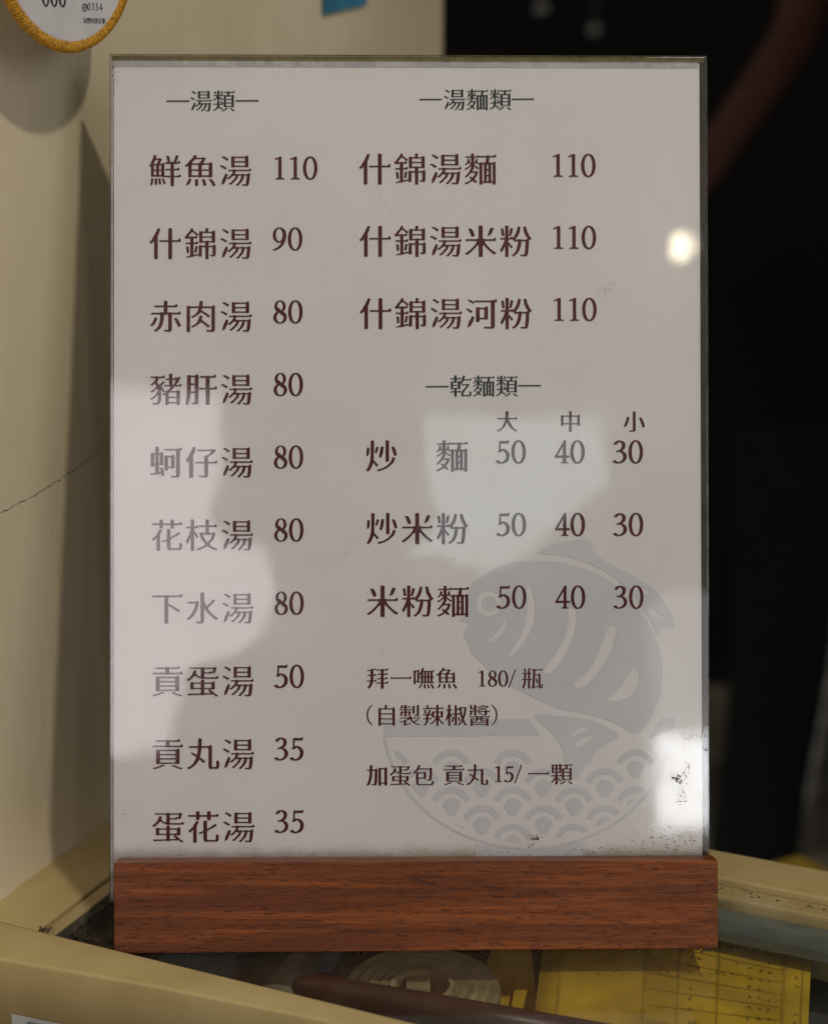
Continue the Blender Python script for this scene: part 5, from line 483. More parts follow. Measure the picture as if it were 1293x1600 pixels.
[2576,1491,2470,1457,2388,1396,2321,1303,2301,1245,2302,1210,2413,1058,2504,884,2528,877,2738,877,2758,893,2842,1056,2951,1195,2952,1254,2915,1339,2810,1443,2763,1467,2669,1493],
[4823,1481,4718,1447,4636,1386,4568,1293,4548,1235,4548,1200,4661,1047,4751,874,4775,866,4986,867,5005,882,5089,1045,5198,1185,5200,1243,5163,1328,5057,1433,5011,1456,4917,1483],
[7073,1470,6944,1424,6836,1318,6801,1236,6797,1201,6803,1175,6838,1139,6873,1139,6967,1186,7249,1348,7316,1397,7308,1422,7226,1458,7167,1473],
[3663,1229,3476,1183,3359,1126,3277,1071,3154,949,3099,868,3066,798,3084,775,3229,692,3249,692,3365,855,3440,915,3546,973,3616,996,3710,1011,3815,1010,3885,995,4026,936,4136,852,4191,781,4240,699,4259,685,4431,780,4415,839,4347,944,4225,1066,4143,1122,4026,1181,3898,1219,3816,1232],
[5912,1219,5724,1173,5607,1115,5533,1067,5396,931,5334,834,5317,776,5489,679,5509,693,5557,775,5618,849,5724,928,5865,986,5947,1000,6064,999,6204,961,6321,902,6521,980,6524,1004,6466,1062,6392,1112,6275,1170,6076,1221],
[1686,1213,1689,1201,1733,1175,1943,1070,1982,1060,1967,1083,1873,1145,1780,1191],
[3698,809,3616,786,3557,754,3461,656,3451,633,3463,609,3884,556,4060,549,4072,556,4062,607,4039,654,3932,762,3885,785,3791,811],
[6273,540,5218,281,4972,269,4925,259,4797,258,4750,248,4621,248,4574,237,4457,237,4398,226,4176,228,4118,239,3462,278,3135,338,2375,503,2340,510,2323,487,2453,-108,2463,-143,2479,-159,6225,-179,6260,-172,6276,-139,6303,199,6338,479,6332,543]]
WRITING = [
('dish_name', '鮮魚湯', -95.486, 246.806, 12.382, 12.849, 0.0018),
('price', '110', -50.253, 248.448, 11.71, 0.0, 0.0019),
('dish_name', '什錦湯', -95.352, 220.061, 12.375, 12.842, 0.0011),
('price', '90', -50.166, 222.385, 11.704, 0.0, 0.0012),
('dish_name', '赤肉湯', -95.218, 193.344, 12.369, 12.835, 0.0004),
('price', '80', -50.079, 195.644, 11.698, 0.0, 0.0004),
('dish_name', '豬肝湯', -95.085, 166.655, 12.362, 12.829, -0.0004),
('price', '80', -49.992, 169.048, 11.692, 0.0, -0.0003),
('dish_name', '蚵仔湯', -94.952, 139.994, 12.356, 12.822, -0.0011),
('price', '80', -49.905, 142.48, 11.686, 0.0, -0.001),
('dish_name', '花枝湯', -94.818, 113.36, 12.35, 12.816, -0.0018),
('price', '80', -49.818, 115.822, 11.68, 0.0, -0.0018),
('dish_name', '下水湯', -94.685, 86.754, 12.343, 12.809, -0.0026),
('price', '80', -49.732, 89.075, 11.674, 0.0, -0.0025),
('dish_name', '貢蛋湯', -94.553, 60.175, 12.337, 12.803, -0.0033),
('price', '50', -49.646, 62.356, 11.668, 0.0, -0.0032),
('dish_name', '貢丸湯', -94.42, 33.624, 12.331, 12.796, -0.004),
('price', '35', -49.559, 35.898, 11.662, 0.0, -0.004),
('dish_name', '蛋花湯', -94.287, 7.1, 12.324, 12.789, -0.0048),
('price', '35', -49.473, 9.468, 11.656, 0.0, -0.0047),
('dish_name', '什錦湯麵', -18.747, 247.534, 12.434, 12.903, 0.0018),
('price', '110', 51.73, 249.581, 11.776, 0.0, 0.0019),
('dish_name', '什錦湯米粉', -18.665, 220.979, 12.428, 12.897, 0.0011),
('price', '110', 51.847, 223.067, 11.77, 0.0, 0.0012),
('dish_name', '什錦湯河粉', -18.582, 194.451, 12.421, 12.89, 0.0004),
('price', '110', 51.965, 196.58, 11.764, 0.0, 0.0004),
('dish_name', '炒 麵', -16.427, 142.178, 12.41, 12.878, -0.0011),
('price', '50', 31.494, 144.271, 11.739, 0.0, -0.001),
('price', '40', 53.093, 144.249, 11.753, 0.0, -0.001),
('price', '30', 74.482, 144.228, 11.767, 0.0, -0.001),
('dish_name', '炒米粉', -16.276, 115.589, 12.404, 12.872, -0.0018),
('price', '50', 31.527, 117.645, 11.733, 0.0, -0.0017),
('price', '40', 53.115, 117.608, 11.747, 0.0, -0.0017),
('price', '30', 74.492, 117.571, 11.761, 0.0, -0.0017),
('dish_name', '米粉麵', -16.125, 89.028, 12.397, 12.865, -0.0025),
('price', '50', 31.56, 91.047, 11.727, 0.0, -0.0025),
('price', '40', 53.136, 90.995, 11.741, 0.0, -0.0025),
('price', '30', 74.503, 90.942, 11.754, 0.0, -0.0025),
('size_mark', '大', 31.639, 156.397, 8.219, 7.984, -0.0007),
('size_mark', '中', 54.888, 156.382, 8.23, 7.995, -0.0007),
('size_mark', '小', 78.284, 156.367, 8.24, 8.005, -0.0007),
('heading_lettering', '湯類', -80.419, 273.948, 8.422, 8.422, 0.0026),
('heading_lettering', '湯麵類', 12.396, 274.658, 8.465, 8.465, 0.0026),
('heading_lettering', '乾麵類', 14.54, 169.338, 8.448, 8.448, -0.0003),
('note_lettering', '拜一嘸魚', -15.95, 62.483, 8.3, 8.417, -0.0032),
('note_lettering', '180/', 24.398, 62.583, 8.084, 0.0, -0.0032),
('note_lettering', '瓶', 40.562, 62.3, 8.325, 8.443, -0.0032),
('note_lettering', '(', -16.202, 49.295, 8.414, 0.0, -0.0036),
('note_lettering', '自製辣椒醬', -12.698, 48.935, 8.299, 8.486, -0.0036),
('note_lettering', ')', 29.638, 49.13, 8.435, 0.0, -0.0036),
('note_lettering', '加蛋包', -16.115, 27.024, 8.294, 8.411, -0.0042),
('note_lettering', '貢丸', 11.925, 27.139, 8.307, 8.424, -0.0042),
('note_lettering', '15/', 30.292, 27.643, 8.198, 0.0, -0.0042),
('note_lettering', '一顆', 42.818, 27.36, 8.321, 8.438, -0.0042),
]
DASHES = [(-88.716, 277.023, -80.301, 277.093), (-63.46, 277.208, -55.034, 277.277), (3.827, 277.858, 12.05, 277.927), (37.682, 278.067, 45.92, 278.136), (5.988, 172.315, 14.429, 172.36), (39.777, 172.659, 48.235, 172.705)]

def decode(data, div):
    return [[(w[i] / div, w[i + 1] / div) for i in range(0, len(w), 2)] for w in data]

def area2(p): return 0.5 * sum(p[i - 1][0] * p[i][1] - p[i][0] * p[i - 1][1] for i in range(len(p)))
def inside(pt, poly):
    x, y = pt; c = False
    for i in range(len(poly)):
        (ax, ay), (bx, by) = poly[i - 1], poly[i]
        if (ay > y) != (by > y) and x < (bx - ax) * (y - ay) / (by - ay) + ax: c = not c
    return c
_tess = {}
def shapes(contours):
    """outer outlines with their holes -> list of (points, triangles)"""
    if not contours: return []
    sg = area2(max(contours, key=lambda p: abs(area2(p))))
    outs = [p for p in contours if area2(p) * sg > 0]
    holes = [p for p in contours if area2(p) * sg <= 0]
    owner = {}
    for k, hl in enumerate(holes):
        best = None
        for i, o in enumerate(outs):
            if inside(hl[0], o) and (best is None or abs(area2(o)) < abs(area2(outs[best]))): best = i
        if best is not None: owner.setdefault(best, []).append(hl)
    res = []
    for i, o in enumerate(outs):
        loops = [o] + owner.get(i, [])
        pts = [p for lp in loops for p in lp]
        res.append((pts, tessellate_polygon([[Vector((x, y, 0)) for x, y in lp] for lp in loops])))
    return res
def glyph(ch):
    if ch not in _tess:
        w, s = GLYPHS[ch]
        _tess[ch] = (w, shapes(decode(s, 1000)))
    return _tess[ch]
def write(bm, s, x, y, em, pitch, slope=0.0, squeeze=1.0, to3=lambda a, b: (a, b, 0)):
    """lay a line of writing into bm"""
    for ch in s:
        if ch == ' ':
            x += pitch; continue
        w, shp = glyph(ch)
        for pts, tris in shp:
            vs = [bm.verts.new(to3(x + px * em * squeeze, y + py * em + slope * px * em)) for px, py in pts]
            for t in tris:
                try: bm.faces.new([vs[i] for i in t])
                except ValueError: pass
        adv = (pitch if pitch else w * em) * (squeeze if not pitch else 1)
        x += adv; y += slope * adv
    return x

# ------------------------------------------------------------------ the setting
E1 = Vector((math.cos(R(-24.2)), math.sin(R(-24.2)), 0))
E2 = Vector((-E1.y, E1.x, 0))
PC = Vector((-0.1366, 0.5661, 0))
CASE = Matrix((( E1.x, E2.x, 0, PC.x), (E1.y, E2.y, 0, PC.y), (0, 0, 1, 0), (0, 0, 0, 1)))

bm = bmesh.new(); add_box(bm, (-3, -3, -0.96), (5, 5, -0.90))
fl = obj('floor', bm, M_FLOOR); fl['kind'] = 'structure'
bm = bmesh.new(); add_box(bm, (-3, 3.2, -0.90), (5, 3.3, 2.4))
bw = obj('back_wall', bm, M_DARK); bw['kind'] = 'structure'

bm = bmesh.new(); add_box(bm, (0.135, 0.80, 0.375), (2.2, 0.90, 1.6))  # added unseen board that keeps the ceiling lamp off the kitchen
o = obj('lamp_blocker', bm, M_DARK)
tag(o, 'added dark board out of view, shading the kitchen from the ceiling lamp', 'board')

# plaster wall: two leaves with a soft fold where the trowel changed direction
W0 = Vector((-0.1576, 0.5966, 0))
wa = R(69); WD = Vector((math.cos(wa), math.sin(wa), 0)); WN = Vector((WD.y, -WD.x, 0))
def wall_pt(s, z, off=0.0):
    return W0 + WD * s + Vector((0, 0, z)) + WN * off
def wall_bulge(s):
    # slight ridge at the fold s = 0.078
    return 0.0028 * math.exp(-abs(s - 0.080) / 0.012) if s > 0.080 else 0.0028 * math.exp(-((s - 0.080) / 0.05) ** 2)
wall = empty('plaster_wall', Matrix.Translation(W0), 'cream plaster wall with a hairline crack, behind and left of the menu', 'wall')
bm = bmesh.new()
SS = [-0.35, -0.2, -0.1, -0.05] + [-0.02 + 0.004 * i for i in range(38)] + [0.15 + 0.03 * i for i in range(12)] + [0.489, 0.4925]
ZZ = [-0.90, -0.3, -0.05, -0.012, -0.002, 0.004, 0.012, 0.03] + [0.06 + 0.03 * i for i in range(20)] + [0.9]
grid = []
for i, s in enumerate(SS):
    rowv = []
    for z in ZZ:
        p = wall_pt(s, z, wall_bulge(s) + (0.0009 * mnoise.noise(Vector((s * 40, z * 9, 1)))) + (0.006 * math.exp(-((z + 0.004) / 0.012) ** 2) if z > -0.05 else 0.004))
        if i == len(SS) - 1: p = p - WN * 0.004
        rowv.append(bm.verts.new(p - W0))
    grid.append(rowv)
back = [[bm.verts.new(wall_pt(s, z, -0.12) - W0) for z in (ZZ[0], ZZ[-1])] for s in (SS[0], SS[-1])]
for a, b in zip(grid, grid[1:]):
    for k in range(len(ZZ) - 1):
        bm.faces.new((a[k], b[k], b[k + 1], a[k + 1]))
bm.faces.new([grid[-1][k] for k in range(len(ZZ))] + [back[1][1], back[1][0]])
bm.faces.new([grid[0][k] for k in range(len(ZZ))][::-1] + [back[0][0], back[0][1]])
bm.faces.new([g[-1] for g in grid] + [back[1][1], back[0][1]])
bm.faces.new([back[0][0], back[0][1], back[1][1], back[1][0]])
obj('plaster', bm, M_WALL, wall, True)
# hairline crack
cr = [(-0.03, 0.146), (0.0, 0.1462), (0.0159, 0.1475), (0.0416, 0.1499), (0.0599, 0.1527), (0.0915, 0.1581), (0.13, 0.163)]
bm = bmesh.new(); pv = None
rnd = random.Random(3)
for (s0, z0), (s1, z1) in zip(cr, cr[1:]):
    n = max(3, int((s1 - s0) / 0.0014))
    for k in range(n):
        f = k / n
        s = s0 + (s1 - s0) * f; z = z0 + (z1 - z0) * f + rnd.uniform(-0.00045, 0.00045)
        w = rnd.uniform(0.00005, 0.00016)
        off = wall_bulge(s) + 0.0009 * mnoise.noise(Vector((s * 40, z * 9, 1))) + 0.00025
        a = bm.verts.new(wall_pt(s, z - w, off) - W0); b = bm.verts.new(wall_pt(s, z + w, off) - W0)
        if pv: bm.faces.new((pv[0], a, b, pv[1]))
        pv = (a, b)
obj('crack', bm, M_CRACK, wall)

# blue tape stuck on the wall
bm = bmesh.new()
q = [(0.311, 0.3285), (0.366, 0.3345), (0.366, 0.372), (0.311, 0.366)]
add_hexa(bm, [wall_pt(s, z, 0.0016) - wall_pt(0.34, 0.33) for s, z in q] + [wall_pt(s, z, 0.0022) - wall_pt(0.34, 0.33) for s, z in q])
o = obj('blue_tape', bm, M_TAPE, None, M=Matrix.Translation(wall_pt(0.34, 0.33)))
tag(o, 'piece of blue tape stuck high on the cream wall', 'tape')

# ------------------------------------------------------------------ glass topped case
case = empty('display_case', CASE, 'cream framed glass topped display case the wooden menu stand rests on', 'display case')
def quad_part(name, quad, z0, z1, m, bev=0.0, label=None):
    bm = bmesh.new(); prism(bm, quad, z0, z1)
    if bev: bevel(bm, bev, 3)
    return obj(name, bm, m, case, bev > 0)
def autosm(o):
    return o
# rails (case coordinates: x along the front, y away from it)
fr = bmesh.new()
FP = [(-0.075, -0.0310), (0.0, -0.0224), (0.055, -0.0163), (0.11, -0.0120), (0.20, -0.0075), (0.40, -0.0040), (0.40, -0.0002), (-0.075, -0.0002)]
lo_ = [fr.verts.new((x, y, -0.030)) for x, y in FP]; hi_ = [fr.verts.new((x, y, 0.0022)) for x, y in FP]
fr.faces.new(hi_); fr.faces.new(lo_[::-1])
for k in range(len(FP)): fr.faces.new((lo_[k], lo_[(k + 1) % len(FP)], hi_[(k + 1) % len(FP)], hi_[k]))
bmesh.ops.recalc_face_normals(fr, faces=fr.faces[:])
bmesh.ops.bevel(fr, geom=[e for e in fr.edges if all(v.co.z > 0 for v in e.verts) or (abs(e.verts[0].co.z - e.verts[1].co.z) > 0.01 and e.calc_face_angle(0) > 0.6)], offset=0.0014, segments=4, profile=0.6, affect='EDGES')
o = obj('front_rail', fr, M_RAIL, case, True)
quad_part('side_rail', [(-0.062, 0.0002), (-0.0004, 0.0002), (-0.0036, 0.30), (-0.075, 0.30)], -0.030, 0.0020, M_RAIL, 0.0008)
quad_part('side_bead', [(0.0006, 0.0004), (0.0060, 0.0006), (0.0060, 0.131), (-0.0008, 0.131)], -0.012, 0.0009, M_RAILD, 0.0006)
quad_part('side_gasket', [(0.0063, 0.0016), (0.0103, 0.0016), (0.0100, 0.128), (0.0063, 0.128)], -0.010, 0.0005, M_GASKET, 0.0004)
quad_part('front_gasket', [(0.0066, 0.0), (0.40, 0.0), (0.40, 0.0014), (0.0066, 0.0014)], -0.010, 0.0006, M_GASKET, 0.0004)
quad_part('rear_bead', [(0.0066, 0.1286), (0.55, 0.1276), (0.55, 0.1372), (0.0066, 0.1372)], -0.025, 0.0016, M_RAILD, 0.0008)
quad_part('rear_rail', [(0.0066, 0.1380), (0.55, 0.1380), (0.55, 0.1612), (0.0066, 0.1604)], -0.030, 0.0042, M_RAIL, 0.0010)
quad_part('rear_glass_edge', [(0.0104, 0.1105), (0.55, 0.1120), (0.55, 0.1282), (0.0104, 0.1282)], -0.0075, -0.0036, M_GLASSEDGE)
quad_part('glass_top', [(0.0066, 0.0016), (0.55, 0.0016), (0.55, 0.1282), (0.0066, 0.1282)], -0.0030, -0.0002, M_GLASS)
# body under the rails
bm = bmesh.new()
prism(bm, [(-0.072, -0.0270), (0.0, -0.0190), (0.11, -0.0085), (-0.072, -0.0040)], -0.85, -0.0305)
obj('front_panel', bm, M_RAIL, case)
bm = bmesh.new(); prism(bm, [(-0.07, 0.150), (0.55, 0.150), (0.55, 0.160), (-0.07, 0.160)], -0.85, -0.0305); obj('rear_panel', bm, M_INSIDE, case)
bm = bmesh.new(); prism(bm, [(-0.068, -0.019), (-0.060, -0.018), (-0.060, 0.149), (-0.068, 0.149)], -0.85, -0.0305); obj('side_panel', bm, M_INSIDE, case)
bm = bmesh.new(); prism(bm, [(-0.0595, 0.0003), (0.55, 0.0005), (0.55, 0.149), (-0.0595, 0.149)], -0.040, -0.0345); obj('shelf', bm, M_INSIDE, case)
# pale label with a blue line on the front face
def front_pt(x, z, off):
    return (x + 0.115 * off, -0.0224 + 0.105 * x - off, z)
bm = bmesh.new()
add_hexa(bm, [front_pt(x, z, 0.0001) for x, z in ((0.0035, -0.0300), (0.040, -0.0300), (0.040, -0.0195), (0.0035, -0.0190))] + [front_pt(x, z, 0.0006) for x, z in ((0.0035, -0.0300), (0.040, -0.0300), (0.040, -0.0195), (0.0035, -0.0190))])
lab = obj('front_label', bm, M_LABELW, case)
bm = bmesh.new()
add_hexa(bm, [front_pt(x, z, 0.0007) for x, z in ((0.0100, -0.0300), (0.040, -0.0300), (0.040, -0.0208), (0.0100, -0.0204))] + [front_pt(x, z, 0.0009) for x, z in ((0.0100, -0.0300), (0.040, -0.0300), (0.040, -0.0208), (0.0100, -0.0204))])
obj('dark_field', bm, M_GLASSEDGE, lab)


# ------------------------------------------------------------------ things inside the case
def ground_tag(o, *a): return tag(o, *a)
# yellow printed form
FO = Matrix.Translation((0.10, 0.60, -0.0145))
def form_pt(u, v):
    # u 0..1 left to right, v 0..1 front to back
    a = Vector((0.0372, 0.500)).lerp(Vector((0.1288, 0.500)), u); b = Vector((0.0553, 0.634)).lerp(Vector((0.1491, 0.582)), u)
    p = a.lerp(b, v); return p - Vector((0.10, 0.60))
bm = bmesh.new()
N = 12
top = [[bm.verts.new((*form_pt(i / N, j / N), 0.0010 + 0.0006 * math.sin(3 * i / N + 2 * j / N))) for j in range(N + 1)] for i in range(N + 1)]
bot = [[bm.verts.new((*form_pt(i / N, j / N), -0.004)) for j in range(N + 1)] for i in range(N + 1)]
for i in range(N):
    for j in range(N):
        bm.faces.new((top[i][j], top[i + 1][j], top[i + 1][j + 1], top[i][j + 1]))
        bm.faces.new((bot[i][j], bot[i][j + 1], bot[i + 1][j + 1], bot[i + 1][j]))
for k in range(N):
    bm.faces.new((top[k][0], bot[k][0], bot[k + 1][0], top[k + 1][0])); bm.faces.new((top[k][N], top[k + 1][N], bot[k + 1][N], bot[k][N]))
    bm.faces.new((top[0][k], top[0][k + 1], bot[0][k + 1], bot[0][k])); bm.faces.new((top[N][k], bot[N][k], bot[N][k + 1], top[N][k + 1]))
form = obj('order_form', bm, M_YELLOW, None, True, FO)
tag(form, 'yellow printed order form lying under the glass of the case', 'form')
def form_z(u, v): return 0.0010 + 0.0006 * math.sin(3 * u + 2 * v) + 0.00025
def strip(bm, u0, v0, u1, v1, n=14):
    for k in range(n):
        a, b = k / n, (k + 1) / n
        if abs(u1 - u0) < abs(v1 - v0) * 0.6: qs = [(u0, v0 + (v1 - v0) * a), (u1, v0 + (v1 - v0) * a), (u1, v0 + (v1 - v0) * b), (u0, v0 + (v1 - v0) * b)]
        else: qs = [(u0 + (u1 - u0) * a, v0), (u0 + (u1 - u0) * b, v0), (u0 + (u1 - u0) * b, v1), (u0 + (u1 - u0) * a, v1)]
        bm.faces.new([bm.verts.new((*form_pt(u, v), form_z(u, v))) for u, v in qs])
for u, w in ((0.075, 0.012), (0.395, 0.010), (0.52, 0.008), (0.665, 0.008), (0.90, 0.012), (0.97, 0.006)):
    bm = bmesh.new(); strip(bm, u, 0.0, u + w, 0.98); bmesh.ops.remove_doubles(bm, verts=bm.verts[:], dist=1e-6); obj('form_rule', bm, M_PRINTL, form)
for k in range(9):
    bm = bmesh.new(); strip(bm, 0.41, 0.06 + 0.098 * k, 0.895, 0.066 + 0.098 * k); bmesh.ops.remove_doubles(bm, verts=bm.verts[:], dist=1e-6); obj('form_rule', bm, M_PRINTL, form)
bm = bmesh.new()
rr = random.Random(11)
for v in [0.05 + 0.072 * k for k in range(13)]:
    for u in (0.56, 0.58, 0.775, 0.81, 0.845, 0.945):
        if rr.random() < 0.2: continue
        for _ in range(3):
            a = u + rr.uniform(0, 0.012); b = v + rr.uniform(0, 0.02)
            strip(bm, a, b, a + rr.uniform(0.004, 0.012), b + rr.uniform(0.004, 0.014), 1)
obj('form_printing', bm, M_PRINT, form)
# folded slip
bm = bmesh.new()
SL = Vector((0.033, 0.58, -0.022))
P = [(0.022, 0.570, -0.030), (0.038, 0.618, -0.012), (0.0445, 0.613, -0.015), (0.043, 0.560, -0.030)]
add_hexa(bm, [Vector(p) - SL for p in P] + [Vector(p) - SL + Vector((0, 0, 0.0008)) for p in P])
P = [(0.0447, 0.612, -0.0155), (0.0465, 0.622, -0.022), (0.0445, 0.540, -0.030), (0.0355, 0.560, -0.026)]
add_hexa(bm, [Vector(p) - SL for p in P] + [Vector(p) - SL + Vector((0, 0, 0.0006)) for p in P])
o = obj('folded_slip', bm, M_YELLOW, None, M=Matrix.Translation(SL))
tag(o, 'small folded yellow slip standing beside the printed form', 'slip')
# roll
roll = empty('paper_roll', Matrix.Translation((0.003, 0.5605, -0.034)), 'big cream roll lying flat inside the case below the wooden base', 'roll')
bm = bmesh.new(); add_lathe(bm, [(0.012, 0.0), (0.027, 0.0), (0.0285, 0.002), (0.0285, 0.0155), (0.0275, 0.017), (0.0245, 0.0164), (0.0232, 0.017), (0.0205, 0.0163), (0.0192, 0.017), (0.0165, 0.0163), (0.0150, 0.017), (0.012, 0.0165)], 64)
obj('winding', bm, M_ROLL, roll, False)
bm = bmesh.new(); add_lathe(bm, [(0.0100, 0.0), (0.0118, 0.0), (0.0118, 0.0175), (0.0100, 0.0175)], 48)
obj('core', bm, M_CORE, roll)
bm = bmesh.new(); add_box(bm, (-0.0045, -0.004, 0), (0.0045, 0.004, 0.016)); bevel(bm, 0.001)
o = obj('cream_block', bm, M_CORE, None, M=Matrix.Translation((0.0015, 0.5650, -0.034)))
tag(o, 'small cream block sitting in the hollow of the roll', 'block')
# dark stick lying over the roll
bm = bmesh.new(); add_tube(bm, [(-0.0430, 0.5510, 0), (-0.0415, 0.5505, 0), (-0.036, 0.5487, 0), (-0.015, 0.5418, 0), (0.01, 0.5337, 0), (0.075, 0.5125, 0)], [0.0020, 0.0036, 0.0050, 0.0053, 0.0053, 0.0053], 20)
for v in bm.verts: v.co -= Vector((0, 0.54, 0))
o = obj('wooden_stick', bm, M_DARKWOOD, None, True, Matrix.Translation((0, 0.54, -0.0112)))
tag(o, 'dark brown round ended wooden stick inside the case along the front rail', 'stick')
# pale tube
bm = bmesh.new(); add_tube(bm, [(-0.054, 0.556, 0), (-0.034, 0.612, 0)], 0.0075, 24)
for v in bm.verts: v.co -= Vector((-0.045, 0.585, 0))
o = obj('pale_tube', bm, M_CREAMPL, None, True, Matrix.Translation((-0.045, 0.585, -0.0262)))
tag(o, 'grey cream tube inside the case left of the roll', 'tube')
bm = bmesh.new(); add_box(bm, (-0.0028, -0.026, -0.001), (0.0028, 0.026, 0.001)); bevel(bm, 0.0006)
o = obj('blue_strap', bm, M_BLUE, None, M=Matrix.Translation((-0.0268, 0.592, -0.0150)) @ Matrix.Rotation(R(-14), 4, 'Z'))
tag(o, 'narrow faded blue strap between the tube and the roll', 'strap')
bm = bmesh.new(); add_box(bm, (-0.014, -0.028, -0.006), (0.014, 0.028, 0.006)); bevel(bm, 0.0012)
o = obj('blue_box', bm, M_BLUE, None, M=Matrix.Translation((-0.081, 0.594, -0.0275)) @ Matrix.Rotation(R(-16), 4, 'Z'))
tag(o, 'flat dark blue box inside the case under the left end of the wooden base', 'box')

# ------------------------------------------------------------------ the menu stand
SO = Vector((-0.00132, 0.57279, 0.02702))
SX = Vector((0.99985, 0.01713, -0.00305)); SY = Vector((-0.0017, 0.2707, 0.96266)); SN = Vector((0.01732, -0.96251, 0.27069))
STAND = Matrix(((SX.x, SY.x, SN.x, SO.x), (SX.y, SY.y, SN.y, SO.y), (SX.z, SY.z, SN.z, SO.z), (0, 0, 0, 1)))
stand = empty('menu_stand', STAND, 'white price menu in clear acrylic held upright by a red brown wooden base', 'menu stand')
# local: x right, y up the sheet, z out of the sheet towards the viewer
def glass_y(x, z):     # local y of the case glass below (x, z)
    return (-(SO.z + SX.z * x + SN.z * z) + 0.0001) / SY.z
bm = bmesh.new()
zf, zb = 0.0105, -0.0185
def col(x, z): return [(x, glass_y(x, z), z), (x, 0.0011 - 0.0002 * 0, z)]
x0, x1 = -0.1058, 0.1101
c = [(x0, glass_y(x0, zf), zf), (x1, glass_y(x1, zf), zf), (x1, glass_y(x1, zb), zb), (x0, glass_y(x0, zb), zb)]
# top split into a front and a back lip with the slot between them
def block(bm, z0, z1, ytop):
    add_hexa(bm, [(x0, glass_y(x0, z1), z1), (x1, glass_y(x1, z1), z1), (x1, glass_y(x1, z0), z0), (x0, glass_y(x0, z0), z0),
                  (x0, ytop, z1), (x1, ytop, z1), (x1, ytop, z0), (x0, ytop, z0)])
prof = [(zf, None), (zf, 0.0011), (0.00035, 0.0011), (0.00035, -0.0152), (-0.0056, -0.0152), (-0.0056, 0.0011), (zb, 0.0011), (zb, None)]
NXS = 60
rings = []
rb = random.Random(5)
for i in range(NXS + 1):
    x = x0 + (x1 - x0) * i / NXS
    rings.append([bm.verts.new((x, (glass_y(x, z) if y is None else y) , z)) for z, y in prof])
K = len(prof)
for A, B in zip(rings, rings[1:]):
    for k in range(K): bm.faces.new((A[k], B[k], B[(k + 1) % K], A[(k + 1) % K]))
bm.faces.new(rings[0]); bm.faces.new(rings[-1][::-1])
bmesh.ops.recalc_face_normals(bm, faces=bm.faces[:])
sharp = [e for e in bm.edges if len(e.link_faces) == 2 and e.link_faces[0].normal.angle(e.link_faces[1].normal, 0) > 0.5]
bmesh.ops.bevel(bm, geom=sharp, offset=0.0007, segments=3, profile=0.6, affect='EDGES')
for v in bm.verts:      # knocks and wear along the edges, mostly at the right end
    d = mnoise.noise(v.co * 160)
    if v.co.x > x1 - 0.0012: v.co.x -= max(0, d - 0.15) * 0.0022
    if v.co.z > zf - 0.001 and (v.co.y > 0.0002 or v.co.y < -0.029): v.co.z += d * 0.00018
obj('wooden_base', bm, M_WOOD, stand)

AX0, AX1, AY0, AY1 = -0.1092, 0.1093, -0.0149, 0.2937
def sheet_box(name, lo, hi, m, bev=0.0):
    bm = bmesh.new(); add_box(bm, lo, hi)
    if bev: bevel(bm, bev, 2)
    return obj(name, bm, m, stand)
# front and back acrylic plates: faces clear, sawn edges cloudy
def plate(name, z0, z1, mface):
    bm = bmesh.new(); add_box(bm, (AX0, AY0, z0), (AX1, AY1, z1)); bevel(bm, 0.00025, 2)
    o = obj(name, bm, mface, stand)
    o.data.materials.append(M_EDGE); o.data.materials.append(M_SIDE)
    for p in o.data.polygons:
        if p.normal.y > 0.5: p.material_index = 1
        elif abs(p.normal.x) > 0.5: p.material_index = 2
    return o
plate('acrylic_front', -0.0020, 0.0, M_ACRYL)
plate('acrylic_back', -0.0052, -0.0030, M_BACK)
# olive strip coloured as the wall seen through, lavender strip painted as edge glow
sheet_box('olive_strip', (-0.1085, 0.2919, -0.00295), (0.1085, 0.29355, -0.00205), M_EDGE)
sheet_box('glow_strip', (-0.1078, 0.2898, -0.00230), (0.1066, 0.29175, -0.00210), M_BAND)
# added strips at the sides, dark right for the see-through gap, pale left
sheet_box('side_strip', (0.1072, -0.014, -0.0029), (0.1089, 0.2932, -0.0021), M_SIDE)
sheet_box('side_strip', (-0.1089, -0.014, -0.0029), (-0.1082, 0.2932, -0.0021), M_BAND)
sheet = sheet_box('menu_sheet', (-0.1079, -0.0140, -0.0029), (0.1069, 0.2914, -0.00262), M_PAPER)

PZ = -0.00235
by = {}
mats = {'dish_name': M_MAROON, 'price': M_MAROON, 'size_mark': M_MAROON, 'heading_lettering': M_GREEN, 'note_lettering': M_MAROON}
for kind, s, x, y, em, pitch, sl in WRITING:
    bm = bmesh.new()
    write(bm, s, x / 1000, y / 1000, em / 1000, pitch / 1000, sl, 1.0, lambda a, b: (a, b, PZ))
    me_o = obj(kind, bm, mats[kind], sheet)
for xa, ya, xb, yb in DASHES:
    hw = 0.00026
    bm = bmesh.new()
    bm.faces.new([bm.verts.new((px / 1000, py / 1000 + d, PZ)) for px, py, d in ((xa, ya, -hw), (xb, yb, -hw), (xb, yb, hw), (xa, ya, hw))])
    obj('heading_dash', bm, M_GREEN, sheet)
bm = bmesh.new()
for pts, tris in shapes(decode(EMBLEM, 1e5)):
    vs = [bm.verts.new((px, py, -0.00248)) for px, py in pts]
    for t in tris:
        try: bm.faces.new([vs[i] for i in t])
        except ValueError: pass
obj('fish_bowl_emblem', bm, M_GREY, sheet)

